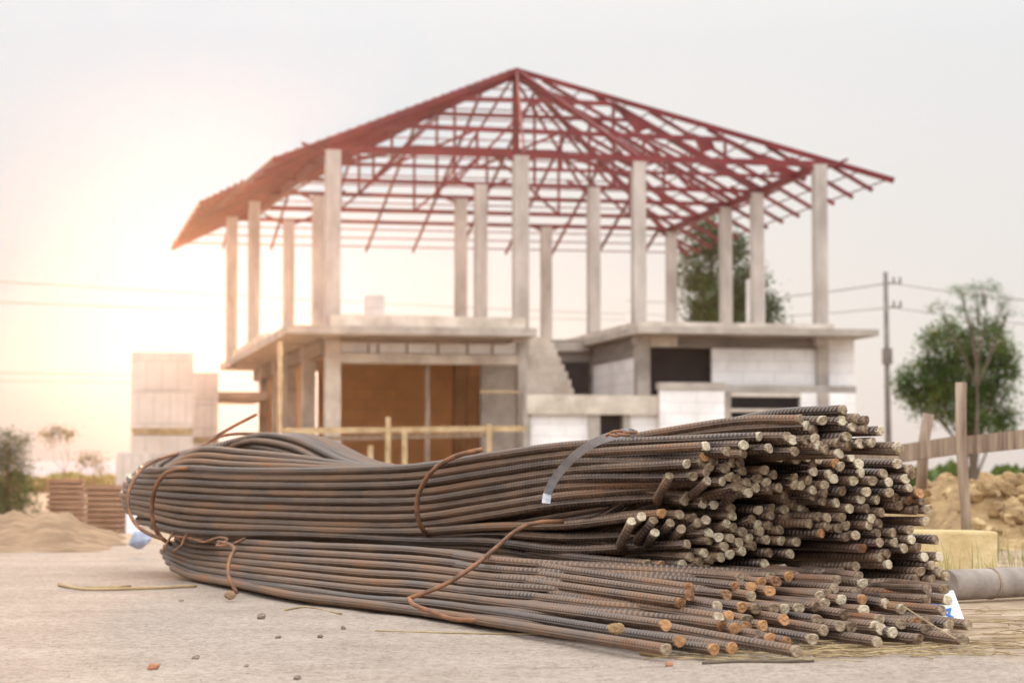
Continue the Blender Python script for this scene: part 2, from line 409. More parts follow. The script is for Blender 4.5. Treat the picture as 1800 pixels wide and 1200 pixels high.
h = MB(); pts = []
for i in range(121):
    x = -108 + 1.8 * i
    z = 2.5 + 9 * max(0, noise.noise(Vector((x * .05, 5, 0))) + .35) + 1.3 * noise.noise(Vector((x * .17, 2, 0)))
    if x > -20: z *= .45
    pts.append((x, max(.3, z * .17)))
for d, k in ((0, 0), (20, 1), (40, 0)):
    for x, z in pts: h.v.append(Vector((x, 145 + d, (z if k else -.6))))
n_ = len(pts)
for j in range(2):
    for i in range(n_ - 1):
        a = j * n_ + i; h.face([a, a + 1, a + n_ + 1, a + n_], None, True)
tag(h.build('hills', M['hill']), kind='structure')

# ------------------------------------------------------------------ rebar pile
RAD = 0.0088
E_RAW = """1240,784 1277,793 1307,782 1305,797 1334,767 1352,788 1396,793 1384,767 1393,773 1417,773 1431,770 1407,737 1418,748
1430,755 1445,739 1439,783 1449,788 1369,803 1398,807 1418,803 1437,807 1428,817 1428,828 1233,811 1238,802 1206,815 1254,809 1287,813
1300,813 1247,821 1241,830 1273,823 1305,827 1343,826 1360,834 1283,838 1294,841 1217,837 1177,837 1243,845 1269,846 1312,847 1330,841
1329,857 1347,848 1352,861 1368,857 1396,840 1397,852 1408,853 1420,844 1305,858 1292,855 1315,866 1203,880 1209,871 1236,885 1238,876
1254,887 1284,892 1379,870 1383,878 1397,872 1428,861 1428,871 1395,888 1378,895 1356,893 1333,896 1410,893 1416,900 1448,852 1449,866
1446,880 1482,720 1480,739 1506,735 1521,739 1500,750 1520,754 1548,757 1488,767 1473,778 1492,783 1512,779 1533,777 1577,785 1583,792
1475,797 1495,803 1452,790 1467,814 1477,820 1509,815 1513,830 1577,815 1598,824 1603,834 1552,832 1457,833 1464,841 1499,845 1532,845
1561,847 1591,841 1597,857 1480,863 1522,864 1562,865 1615,866 1618,879 1598,879 1469,883 1512,877 1541,878 1579,888 1573,875 1492,893
1523,893 1548,900 1609,896 1630,895 1388,919 1414,902 1385,908 1422,920 1438,908 1453,909 1452,924 1472,928 1487,924 1479,909 1531,911
1526,923 1544,919 1542,936 1569,936 1598,931 1601,947 1626,916 1444,937 1487,943 1503,940 1545,953 1573,953 1588,963 1613,962 1643,948
1514,963 1558,972 1547,979 1561,991 1624,978 1650,978 1638,993 1617,1004 1652,1005 1663,1012 1399,952 1389,973 1503,995 1427,1007
1478,1005 1110,917 1127,908 1148,915 1163,902 1178,919 1194,904 1197,930 1151,936 1217,910 1226,919 1240,914 1287,906 1277,920 1289,927
1322,912 1355,905 1332,922 1337,934 1351,923 1304,934 1317,946 1283,945 1262,944 1246,936 1245,949 1298,953 1272,960 1304,968 1283,974
1266,979 1250,983 1237,971 1212,978 1207,956 1229,987 1199,992 1217,998 1242,1000 1191,1008 1169,1009 1162,993 1138,991 1122,999
1324,959 1347,948 1373,950 1370,931 1352,971 1343,990 1375,999
1386,1013 1363,1021 1354,1014 1338,1023 1352,1038 1300,1015 1292,1031 1319,1031 1277,1045 1320,1047 1469,1019 1509,1013 1516,1025
1610,1016 1639,1018 1466,1033 1504,1040 1451,1043 1441,1047 1449,1060 1433,1066 1479,1054 1516,1053 1556,1060 1629,1035 1660,1035
1628,1054 1665,1054 1585,1070 1518,1072 1484,1079 1655,1072 1403,1069 1359,1069 1379,1070 1377,1088 1435,1089 1448,1107 1427,1123
1382,1128 1354,1122 1476,1100 1496,1102 1537,1100 1546,1088 1548,1105 1541,1127 1569,1111 1583,1096 1609,1093 1614,1123 1628,1106
1633,1092 1668,1098 1663,1114 1692,1124 1701,1098 1260,1065 1304,1067 1328,1069 1281,1082 1312,1089 1268,1099 1291,1104 1310,1101
1341,1099 1333,1116 1255,1141 1287,1139 1210,1033 1211,1046 1196,1059 1263,1085 1399,1144 1169,1098 1193,1126 1171,1141"""
ENDS = [tuple(float(c) for c in s.split(',')) for s in E_RAW.split()]
KINK = {(1177, 837): (1157, 873), (1243, 845): (1217, 868), (1305, 858): (1273, 883), (1292, 855): (1240, 868), (1110, 917): (1091, 955),
        (1148, 915): (1121, 947), (1178, 919): (1162, 939), (1151, 936): (1138, 955), (1226, 919): (1198, 940), (1240, 914): (1212, 934),
        (1277, 920): (1250, 936), (1322, 912): (1286, 926), (1127, 908): (1108, 925), (1197, 930): (1182, 948)}

D_U = Vector((.5407, -.8414, 0)); N_U = Vector((.8414, .5407, 0))
D_C = Vector((.3836, -.9235, 0)); N_C = Vector((.9235, .3836, 0))
def kx(px): return (px - 900) / F
def frontU(px):                      # front line of the upper bundle, in plan
    k = kx(px); t = (.293 - 4.19 * k) / (.5407 + .8414 * k)
    return t, Vector((.293, 4.19, 0)) - D_U * t
def frontC(px):
    k = kx(px); Z = 3.91 / (1 + 2.408 * k)
    p = Vector((k * Z, Z, 0)); t = (Vector((.22, 3.38, 0)) - p).dot(D_C)
    return t, p
def hgt(px, py, Z): return P(px, py, Z).z

# stations: px, y of first and last row (A), (B)
ST_U = [(1180, (765, 862), (890, 982)), (1000, (783, 884), (922, 988)), (860, (801, 905), (925, 965)), (740, (820, 922), (934, 958)),
        (600, (826, 922), (932, 948)), (500, (827, 918), (928, 944)), (400, (826, 914), (925, 943)), (320, (822, 908), (920, 938))]
NA, NB = 8, 4
ROWS_U = NA + NB
C_LOOP = .215

def section_height(st, row):
    t, p = frontU(st[0])
    (y0, y1) = st[1] if row < NA else st[2]
    q = row / (NA - 1) if row < NA else (row - NA) / (NB - 1)
    return hgt(st[0], y0 + (y1 - y0) * q, p.y)

class End: pass
ends = []
for (px, py) in ENDS:
    e_ = End(); e_.px, e_.py = px, py
    e_.low = py > 1010 or (px < 1340 and py > 1012)
    if px > 1600 and py < 1020: e_.low = False
    if not e_.low:
        x0 = 1200 if py < 868 else (1115 if px < 1420 else 1190)
        s = max(0, .00085 * (px - x0))
        if py < 800: s *= .55
        e_.s = s
        Z = (4.646 + 1.85 * s) / (1 + 1.556 * kx(px))
        if py > 868 and px < 1420: Z -= .05
        e_.p = P(px, py, Z)
    else:
        Z = 3.30 + (1145 - py) * .0042 + (px - 1200) * .00035
        Zm = (EYE - RAD - .001) / max(1e-3, (py - 840)) * F
        Z = min(Z, Zm)
        e_.p = P(px, py, Z)
        e_.s = (e_.p - Vector((.22, 3.38, 0))).dot(N_C)
    ends.append(e_)

bars = []     # list of (points, [ends])
def add_bar(points, es): bars.append((points, es))

def end_pts(e_, D, ln=.16):
    key = (int(e_.px), int(e_.py))
    if key in KINK:
        q = KINK[key]; p2 = P(q[0], q[1], e_.p.y + .06)
        return [e_.p, p2, p2 + N_U * .06 - D_U * .09 + Vector((0, 0, -.008))]
    rz = random.uniform(-.02, .02) + getattr(e_, 'rise', 0)
    d = (D + Vector((random.uniform(-.05, .05), 0, rz))).normalized()
    return [e_.p, e_.p - d * ln]

up = [e_ for e_ in ends if not e_.low]
lowl = [e_ for e_ in ends if e_.low]
A_near = [e_ for e_ in up if e_.py < 868 and e_.px < 1432]
B_near = [e_ for e_ in up if e_.py >= 868 and e_.px < 1330]
far = [e_ for e_ in up if e_ not in A_near and e_ not in B_near]
def assign(lst, nrows, base):
    lst = sorted(lst, key=lambda e_: -e_.p.z + 0.06 * e_.s)
    n = len(lst); out_ = []
    for r_ in range(nrows):
        ch = lst[n * r_ // nrows: n * (r_ + 1) // nrows]
        ch.sort(key=lambda e_: e_.px + (190 if (int(e_.px), int(e_.py)) in KINK else 0))
        for l_, e_ in enumerate(ch): out_.append((e_, base + r_, l_))
    return out_
near = assign(A_near, NA, 0) + assign(B_near, NB, NA)
# far ends sorted by height get far slots of the same row
nrow = {}
for e_, r_, l_ in near: nrow.setdefault(r_, []).append((l_, e_))
slots = sorted([(r_, l_, e_) for e_, r_, l_ in near], key=lambda q: q[0])
far.sort(key=lambda e_: -e_.p.z)
far_pad = list(far)
pairs = []
# outer layers (low l) pair with outer far ends (large px)
i = 0
total = len(slots)
nf = len(far_pad)
byrow = {}
for idx, (r_, l_, e_) in enumerate(slots): byrow.setdefault(r_, []).append((l_, e_))
fi = 0
for r_ in sorted(byrow):
    grp = sorted(byrow[r_], key=lambda q: q[0])
    cnt = round(nf * (sum(len(byrow[k]) for k in byrow if k <= r_)) / total) - fi
    fs = sorted(far_pad[fi:fi + cnt], key=lambda e_: -e_.px); fi += cnt
    for j in range(max(len(grp), len(fs))):
        pairs.append((r_, j, grp[j][1] if j < len(grp) else None, fs[j] if j < len(fs) else None))
for (r_, l_, ne, fe) in pairs:
    s_slot = l_ * .0150 + ((.013 if r_ >= NA else .003) if r_ % 2 else 0)
    s_slot = min(s_slot, .165)
    sfar = 2 * C_LOOP - s_slot
    q = r_ / (ROWS_U - 1)
    jit = lambda a: random.uniform(-a, a)
    pts_ = []
    if ne:
        ep = end_pts(ne, D_U)
        if l_ == 0:
            t9, p9 = frontU(1000); p9 = Vector((p9.x, p9.y, section_height(ST_U[1], r_))); ep = [ne.p, ne.p + (p9 - ne.p).normalized() * .1]
        pts_ += ep
        t_end = (Vector((.293, 4.19, 0)) - ep[-1]).dot(D_U)
    else: t_end = .1
    for st in ST_U:
        t, p = frontU(st[0])
        if t < t_end + .14: continue
        if st[0] == 1180 and l_ == 0: continue
        wgt = {1180: .6, 1000: .3, 860: .1}.get(st[0], 0) if ne else 0
        if l_ == 0 or (ne and (int(ne.px), int(ne.py)) in KINK): wgt = 0
        s = s_slot * (1 - wgt) + (ne.s if ne else 0) * wgt
        if l_ > 0: s = max(s, .014)
        hh = section_height(st, r_)
        if l_ > 0 and ne: hh = hh * (1 - wgt * .5) + min(ne.p.z, hh + .02) * wgt * .5
        if r_ == 0 and 0 < l_ < 4: hh += {600: .003, 500: .010, 400: .015, 320: .015}.get(st[0], 0) * l_
        v = p + N_U * s; v.z = hh + jit(.0006)
        pts_.append(v)
    # bend
    tb = 2.46 - .15 * (2 * q - .9) ** 2 + jit(.02)
    h0 = hgt(250, 828 + (928 - 828) * q, 6.2)
    hn = h0
    lift = .096 + .016 * (1 - q)
    R_ = (sfar - s_slot) / 2
    base = Vector((.293, 4.19, 0)) - D_U * tb
    for a in range(-90, 91, 22):
        ar = R(a)
        v = base + N_U * (C_LOOP + R_ * math.sin(ar)) - D_U * (1.35 * R_ * math.cos(ar))
        v.z = hn + lift * (.5 + .5 * math.sin(ar)) * (.9)
        pts_.append(v)
    # far leg
    for st in reversed(ST_U):
        t, p = frontU(st[0])
        if fe and t < .2: continue
        wf = {320: 0, 400: .0, 500: .05, 600: .25, 740: .5, 860: .65, 1000: .8, 1180: 1}[st[0]]
        lf = {320: lift * .68, 400: .020, 500: .0, 600: -.008, 740: -.012, 860: -.012, 1000: -.006, 1180: 0}[st[0]]
        se = fe.s if fe else .2 + .012 * l_
        s = sfar * (1 - wf) + max(se, .15) * wf
        hh = section_height(st, r_) + lf
        we = {1000: .3, 860: .1, 1180: .5}.get(st[0], 0)
        if fe: hh = hh * (1 - we) + min(fe.p.z, hh + .03) * we
        v = p + N_U * s; v.z = hh + jit(.0015)
        pts_.append(v)
        if not fe and st[0] == 860: break
    if fe: pts_ += list(reversed(end_pts(fe, D_U, .2)))
    if ne is None:
        pts_ = pts_[3:]
    add_bar(pts_, [x for x in ((ne, 0), (fe, -1)) if x[0]])

# lower bundle
FRONT_C = [(1210, 1033), (1211, 1046), (1196, 1059), (1263, 1085), (1399, 1144), (1169, 1098), (1193, 1126), (1171, 1141)]
ST_C = [(1080, 1014, 1122), (1000, 1002, 1100), (880, 985, 1086), (760, 970, 1076), (640, 962, 1066), (520, 958, 1048), (420, 952, 1033), (330, 947, 1013)]
NC = 8
def secC(st, row):
    q = row / (NC - 1)
    k = kx(st[0])
    s = .10 * (1 - q) - .05 * math.exp(-((st[0] - 520) / 140.0) ** 2)
    if st[0] >= 1000: s = .06 * (1 - q)
    Z = (3.91 + 2.607 * s) / (1 + 2.408 * k)
    v = P(st[0], st[1] + (st[2] - st[1]) * q, Z)
    v.z = max(v.z, RAD + .001)
    return v
lf_near = [e_ for e_ in lowl if (e_.px, e_.py) in FRONT_C]
lf_near.sort(key=lambda e_: FRONT_C.index((e_.px, e_.py)))
rest = sorted([e_ for e_ in lowl if e_ not in lf_near], key=lambda e_: e_.px)
half = (len(rest) - 8) // 2
nearC = rest[:half]; farC = rest[half:]
nearC.sort(key=lambda e_: -e_.p.z)
rowsC = [[e_] for e_ in lf_near]
n = len(nearC)
for r_ in range(NC):
    ch = sorted(nearC[n * r_ // NC: n * (r_ + 1) // NC], key=lambda e_: e_.px)
    rowsC[r_] += ch
farC.sort(key=lambda e_: -e_.p.z)
tot = sum(len(x) for x in rowsC); fi = 0; acc = 0
CL = .20
for r_ in range(NC):
    acc += len(rowsC[r_]); c2 = round(len(farC) * acc / tot)
    fs = sorted(farC[fi:c2], key=lambda e_: -e_.px); fi = c2
    for l_ in range(max(len(rowsC[r_]), len(fs))):
        ne = rowsC[r_][l_] if l_ < len(rowsC[r_]) else None
        fe = fs[l_] if l_ < len(fs) else None
        q = r_ / (NC - 1)
        s_slot = min(l_ * .0155, .15)
        pts_ = []
        if ne:
            if l_ == 0:
                d0 = (secC(ST_C[3], r_) - ne.p).normalized()
                pts_ = [ne.p, ne.p + d0 * .12]
            else: pts_ = end_pts(ne, D_C)
            t_end = (Vector((.22, 3.38, 0)) - pts_[-1]).dot(D_C)
        else: t_end = 0.2
        for st in ST_C:
            v = secC(st, r_)
            t = (Vector((.22, 3.38, 0)) - v).dot(D_C)
            if t < t_end + .1 or (l_ == 0 and st[0] > 800) or (st[0] == 1080 and ne): continue
            v = v + N_C * s_slot
            if l_ > 0:
                v.z = max(RAD, v.z - .004 - .0)
                if st[0] >= 1000 and ne: v = v * .6 + (ne.p - D_C * (t - t_end + .16)) * .4
            v.z += random.uniform(-.001, .001)
            pts_.append(v)
        tb = 3.20 - .28 * (2 * q - .6) ** 2 * .6 + random.uniform(-.03, .03)
        o_ = secC(ST_C[-1], r_)
        h0 = hgt(290, 944 + (998 - 944) * q, 6.1); h0 = max(h0, RAD + .002)
        s0 = (o_ - Vector((.22, 3.38, 0))).dot(N_C) + s_slot
        sf = s0 + 2 * (CL - s_slot)
        R_ = (sf - s0) / 2
        base = Vector((.22, 3.38, 0)) - D_C * tb
        for a in range(-90, 91, 22):
            ar = R(a)
            v = base + N_C * ((s0 + sf) / 2 + R_ * math.sin(ar)) - D_C * (1.15 * R_ * math.cos(ar))
            v.z = h0 + .012 * (.5 + .5 * math.sin(ar)); pts_.append(v)
        for (t, wf) in ((2.5, .05), (2.0, .2), (1.4, .5), (.9, .75), (.5, .9)):
            se = fe.s if fe else .28
            s = sf * (1 - wf) + se * wf
            v = Vector((.22, 3.38, 0)) - D_C * t + N_C * s
            hz = h0 * (1 - wf) + (fe.p.z if fe else h0) * wf
            v.z = max(RAD + .002, min(hz, .10)); pts_.append(v)
        if fe: pts_ += list(reversed(end_pts(fe, D_C, .2)))
        if ne is None: pts_ = pts_[2:]
        add_bar(pts_, [x for x in ((ne, 0), (fe, -1)) if x[0]])

# tiers for the labels
ORD = 'first second third fourth fifth sixth seventh eighth ninth tenth eleventh twelfth thirteenth fourteenth fifteenth sixteenth seventeenth eighteenth nineteenth twentieth twenty-first twenty-second twenty-third twenty-fourth twenty-fifth'.split()
al = sorted(ends, key=lambda e_: e_.py); NT = 15
for k in range(NT):
    ch = sorted(al[len(al) * k // NT: len(al) * (k + 1) // NT], key=lambda e_: e_.px)
    for j, e_ in enumerate(ch): e_.tier = (k, j)

# cut end meshes (a few slightly different sheared faces)
def cut_mesh(i, mt):
    rnd = random.Random(i); b = MB(); n = 12
    tx, ty = rnd.uniform(-.35, .35), rnd.uniform(-.35, .35)
    rings = [(.985, -.0045), (1.005, .0), (.88, .0006), (.45, .0008 + rnd.uniform(-.0012, .0004))]
    wob = [1 + rnd.uniform(-.05, .07) for _ in range(n)]
    for ra, zz in rings:
        for k in range(n):
            a = 2 * math.pi * k / n
            x, y = math.cos(a) * RAD * ra * wob[k], math.sin(a) * RAD * ra * wob[k]
            b.v.append(Vector((x, y, zz + (x * tx + y * ty) * (1 if ra != .985 else 0) + (.0026 if ra != .985 else 0) + rnd.uniform(-.0005, .0005) * (zz > 0))))
    b.v.append(Vector((0, 0, .0036 + rnd.uniform(-.001, .001))))
    for j in range(len(rings) - 1):
        for k in range(n):
            k2 = (k + 1) % n; b.face([j * n + k, j * n + k2, (j + 1) * n + k2, (j + 1) * n + k])
    c = len(b.v) - 1; j = len(rings) - 1
    for k in range(n): b.face([j * n + k, j * n + (k + 1) % n, c])
    o = b.build('cut_end', mt); me = o.data; bpy.data.objects.remove(o); return me
CUTS = [cut_mesh(i, M['cut']) for i in range(7)]; CUTR = [cut_mesh(20 + i, M['cut_rust']) for i in range(4)]

for bi, (pts_, es) in enumerate(bars):
    sm = crom(pts_, .035)
    b = MB(); b.tube(sm, RAD, n=10, cap=True, v0=random.random())
    nm = 'steel_bar'
    o = b.build(nm, M['rebar'])
    e0 = es[0][0] if es else None
    k, j = e0.tier
    ex = 'bent steel bar' if e0.py < 1010 else 'bent rusty steel bar'
    tag(o, '%s, cut end %s from left in %s tier down' % (ex, ORD[j], ORD[k]), 'steel bar', 'bent ribbed steel bars tied in the pile')
    for e_, w_ in es:
        if w_ == 0: p, d = sm[0], (sm[0] - sm[1]).normalized()
        else: p, d = sm[-1], (sm[-1] - sm[-2]).normalized()
        rusty = (e_.py > 1020 and e_.px < 1390 and random.random() < .75) or random.random() < .05
        c = bpy.data.objects.new('cut_end', random.choice(CUTR if rusty else CUTS)); COL.objects.link(c)
        c.parent = o
        c.rotation_mode = 'QUATERNION'
        c.rotation_quaternion = d.to_track_quat('Z', 'Y') @ Matrix.Rotation(random.uniform(0, 6.28), 4, 'Z').to_quaternion()
        c.location = p

# ------------------------------------------------------------------ ties on the pile
def rod(name, seq, r, m, label, cat, group=None, n=8):
    b = MB(); b.tube(crom([P(*q) for q in seq], .012), r, n=n)
    o = b.build(name, m); tag(o, label, cat, group); return o
GT = 'rods and wires tying the steel bundles'
rod('tie_rod', [(451, 728, 6.75), (405, 752, 6.72), (372, 772, 6.7), (345, 790, 6.6), (300, 800, 6.4), (262, 815, 6.2), (240, 836, 6.08), (226, 865, 6.02), (226, 893, 6.0), (238, 920, 5.98), (262, 938, 5.95), (290, 948, 5.95)],
    .005, M['rod'], 'long thin rod around the far left bend, its tip sticking up', 'tie rod', GT)
rod('tie_rod', [(362, 779, 6.75), (390, 766, 6.8), (420, 762, 6.85), (485, 764, 6.9)], .005, M['rod'], 'thin rod lying flat on top of the left bend', 'tie rod', GT)
rod('tie_rod', [(331, 823, 5.93), (312, 824, 5.92), (294, 830, 5.93), (279, 845, 5.95), (270, 868, 5.98), (267, 895, 6.0), (270, 922, 6.0), (282, 943, 6.03), (300, 956, 6.1)],
    .0058, M['rod'], 'hooked rod around the upper bundle just right of its left bend', 'tie rod', GT)
rod('tie_rod', [(846, 790, 4.72), (836, 792, 4.71), (812, 798, 4.73), (788, 808, 4.78), (762, 826, 4.82), (744, 850, 4.86), (734, 876, 4.88), (733, 902, 4.89), (740, 925, 4.9), (755, 944, 4.95)],
    .0053, M['rod'], 'bent rusty rod hooked around the middle of the upper bundle', 'tie rod', GT)
rod('tie_rod', [(990, 916, 4.42), (950, 917, 4.4), (930, 921, 4.4), (905, 934, 4.38), (872, 962, 4.3), (825, 1000, 4.22), (775, 1030, 4.2), (730, 1047, 4.2), (719, 1051, 4.2), (724, 1060, 4.18), (760, 1075, 4.12), (795, 1087, 4.08), (850, 1090, 4.02), (880, 1093, 3.95)],
    .0044, M['rod'], 'long bent rusty rod crossing the front of the lower bundle', 'tie rod', GT)
b = MB()
b.tube(crom([P(*q) for q in [(383, 952, 5.42), (400, 955, 5.36), (412, 963, 5.3), (405, 980, 5.2), (401, 1000, 5.14), (404, 1020, 5.1), (417, 1042, 5.08)]], .012), .0045, n=7)
b.tube(crom([P(*q) for q in [(300, 941, 6.0), (335, 946, 5.9), (360, 952, 5.7), (372, 948, 5.6), (388, 944, 5.5), (398, 950, 5.4), (380, 957, 5.4), (405, 957, 5.35), (430, 946, 5.4)]], .012), .003, n=6)
tag(b.build('tie_wire', M['rod']), 'twisted tie wire around the left end of the lower bundle', 'tie wire', GT)
b = MB()
for dx in (0, 26):
    b.tube(crom([P(*q) for q in [(304 + dx, 937, 5.95), (297 + dx, 948, 5.9), (291 + dx, 960, 5.85), (288 + dx * .6, 970, 5.85)]], .012), .0035, n=6)
tag(b.build('tie_wire', M['rod']), 'pair of short wires between upper and lower left bends', 'tie wire', GT)

b = MB()
sp_ = crom([P(*q) for q in [(1118, 764, 4.25), (1100, 760, 4.2), (1082, 764, 4.2), (1060, 771, 4.22), (1035, 783, 4.26), (1005, 806, 4.32), (985, 828, 4.37), (970, 850, 4.41), (962, 868, 4.43), (960, 884, 4.42)]], .01)
for k, p in enumerate(sp_):
    d = (sp_[min(k + 1, len(sp_) - 1)] - sp_[max(0, k - 1)]).normalized()
    s = d.cross(Vector((0, 1, 0.1))).normalized()
    wv = .0082
    for a, o2 in ((-wv, 0), (wv, 0), (wv, .0015), (-wv, .0015)):
        b.v.append(p + s * a + Vector((0, o2, 0)))
for k in range(len(sp_) - 1):
    for q in range(4):
        q2 = (q + 1) % 4; b.face([k * 4 + q, k * 4 + q2, k * 4 + 4 + q2, k * 4 + 4 + q])
b.face([0, 1, 2, 3]); k = len(sp_) - 1; b.face([k * 4 + 3, k * 4 + 2, k * 4 + 1, k * 4])
st = b.build('steel_strap', M['strap']); tag(st, 'flat grey steel strap over the upper bundle, loose end hanging', 'strap')
b = MB()
for seq in ([(1066, 766, 4.19), (1076, 759, 4.18), (1090, 757, 4.18), (1102, 760, 4.17)], [(1072, 763, 4.18), (1084, 766, 4.17), (1098, 761, 4.17), (1120, 759, 4.16)], [(1080, 757, 4.19), (1088, 764, 4.17), (1108, 764, 4.16)]):
    b.tube(crom([P(*q) for q in seq], .008), .0028, n=5)
b.build('clip', M['rod'], st)

# ------------------------------------------------------------------ house under construction
TH = R(12.0); OX, OY = -3.15, 40.0
CT, STH = math.cos(TH), math.sin(TH)
house = empty('unfinished_house', (OX, OY, 0), TH)
tag(house, 'unfinished concrete house with open red steel roof frame on tall bare columns', 'house')
def onb(px, py, b):
    k, kz = ray(px, py)
    a = (k * (OY + b * CT) - OX + b * STH) / (CT - k * STH)
    Y = OY + a * STH + b * CT
    return a, EYE + kz * Y
def fbox(name, px0, px1, y0, y1, b, dep, m, parent=None, to_ground=False):
    a0, _ = onb(px0, (y0 + y1) / 2, b); a1, _ = onb(px1, (y0 + y1) / 2, b)
    pm = (px0 + px1) / 2
    z1 = onb(pm, y0, b)[1]; z0 = -.6 if to_ground else onb(pm, y1, b)[1]
    return MB().box(a0, a1, b, b + dep, z0, z1).build(name, m, parent or house)
def w2h(X, Y):
    dx, dy = X - OX, Y - OY
    return dx * CT + dy * STH, -dx * STH + dy * CT

TOPZ = 6.0; ZS = 2.98       # underside of roof beams, slab top
cols = [(585, 265), (915, 275), (1122, 285), (1440, 290), (1330, 340), (1275, 365), (1180, 408), (1043, 330), (960, 400), (845, 325),
        (810, 350), (560, 345), (508, 388), (447, 355), (408, 382)]
colpos = []
for px, yt in cols:
    Y = (TOPZ - EYE) / ray(px, yt)[1]; X = ray(px, yt)[0] * Y
    a, b = w2h(X, Y); colpos.append((a, b)); wv = .13 if px in (585, 915) else .115
    MB().box(a - wv, a + wv, b - wv, b + wv, ZS - .3, TOPZ).build('column', M['column'], house)
# slabs
MB().box(-.95, 3.4, -1.25, 12.6, 2.72, 2.86).build('floor_slab', M['conc'], house)
MB().box(-.12, 3.35, -.55, -.2, 2.863, 3.09).build('upstand_beam', M['conc_pale'], house)
MB().box(3.4, 5.45, 3.2, 12.6, 2.72, 2.9).build('landing_slab', M['conc'], house)
a0, _ = onb(1122, 575, -.9); a1, _ = onb(1545, 575, -.9)
MB().box(a0, a1, -.9, 12.3, 2.83, 2.95).build('floor_slab', M['conc'], house)
MB().box(a0 + .08, a1 - .7, -.5, 11.9, 2.953, 3.06).build('floor_slab', M['conc_pale'], house)
# left open bay
fbox('clerestory_panel', 600, 912, 604, 621, -.1, .1, M['aac'])
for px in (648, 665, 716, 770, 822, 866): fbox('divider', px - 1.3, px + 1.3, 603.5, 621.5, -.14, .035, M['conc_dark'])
fbox('beam', 598, 914, 622, 639, -.18, .3, M['conc_pale'])
fbox('ground_column', 573, 599, 598, 800, -.25, .3, M['conc_pale'], to_ground=True)
fbox('ground_column', 911, 926, 602, 800, -.2, .28, M['conc'], to_ground=True)
fbox('post', 748, 756, 641, 800, .3, .08, M['wood'], to_ground=True)
fbox('back_wall', 560, 862, 600, 800, 4.2, .12, M['brick'], to_ground=True)
fbox('inner_pillar', 800, 826, 600, 800, 3.2, .3, M['brown'], to_ground=True)
fbox('inner_pillar', 822, 846, 660, 800, 2.2, .3, M['brown'], to_ground=True)
fbox('partition_wall', 846, 908, 641, 800, 1.2, .12, M['conc'], to_ground=True)
fbox('scaffold_pole', 843, 915, 686, 690, -.5, .06, M['plank'])
# left side arcade
for bb, wv in ((2.6, .12), (5.2, .14), (7.6, .14), (10.4, .14)):
    MB().box(-.12 - wv, -.12 + wv, bb - wv, bb + wv, -.6, 2.718).build('ground_column', M['conc'], house)
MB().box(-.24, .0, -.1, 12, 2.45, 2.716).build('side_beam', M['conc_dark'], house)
MB().box(-.1, .02, 3.0, 4.6, -.6, 2.44).build('side_wall', M['brick'], house)
MB().box(-.1, .02, 7.9, 10.1, -.6, 2.44).build('side_wall', M['brick'], house)
MB().box(-2.1, -.2, 9.0, 12.5, 1.95, 2.1).build('canopy', M['conc'], house)
MB().box(-2.0, -1.8, 9.1, 9.3, -.6, 1.948).build('ground_column', M['conc'], house)
MB().box(-2.0, -1.88, 9.4, 12.3, -.6, 1.946).build('side_wall', M['aac'], house)
MB().box(-.9, -.76, 3.2, 9.5, 2.862, 3.0).build('upstand_beam', M['conc_pale'], house)
fbox('shore_post', 488, 497, 600, 800, -1.1, .08, M['plank'], to_ground=True)
# stair and recess
pr = [(932, 592), (968, 592), (968, 602), (974, 602), (974, 614), (980, 614), (980, 627), (986, 627), (986, 640), (992, 640), (992, 653), (998, 653), (998, 667), (1004, 667), (1004, 682), (1009, 682), (1009, 696), (926, 696), (926, 640)]
pts_ = [onb(x, y, .6) for x, y in pr]
MB().prism([(a, z) for a, z in reversed(pts_)], .6, 1.8).build('stair', M['conc_pale'], house)
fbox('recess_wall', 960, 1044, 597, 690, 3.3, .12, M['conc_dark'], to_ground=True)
fbox('doorway_shadow_panel', 985, 1036, 636, 690, 3.26, .03, M['dark'])  # solid dark panel painted as the shade behind the door
# right block
aL, _ = onb(1122, 620, -.1)
zA = onb(1120, 626, -.1)[1]
MB().box(aL - .02, aL + .12, .2, 4.1, zA, 2.828).build('side_beam', M['conc_dark'], house)
MB().box(aL, aL + .1, .2, 4.1, -.6, zA - .003).build('side_wall', M['aac'], house)
fbox('ground_column', 1121, 1143, 584, 700, -.1, .28, M['conc'], to_ground=True)
fbox('beam', 1143.3, 1437, 586, 612, -.08, .2, M['conc_dark'])
fbox('formwork_patch', 1144, 1191, 589, 609, -.105, .02, M['conc_pale'])
fbox('window_shadow_panel', 1143, 1252, 612.3, 700, .2, .03, M['dark'])  # dark slab, the room's shade is in its colour
fbox('block_wall', 1252, 1437, 612.4, 700, -.03, .12, M['aac'], to_ground=True)
fbox('ground_column', 1437, 1457, 590, 700, -.12, .26, M['conc'], to_ground=True)
fbox('block_wall', 1457, 1502, 590, 700, -.03, .12, M['aac'], to_ground=True)
MB().box(onb(1503, 640, -.03)[0] - .1, onb(1503, 640, -.03)[0], .1, 11.5, -.6, 2.826).build('side_wall', M['aac'], house)
fbox('beam', 1253, 1505, 677, 690, -.35, .3, M['conc'])
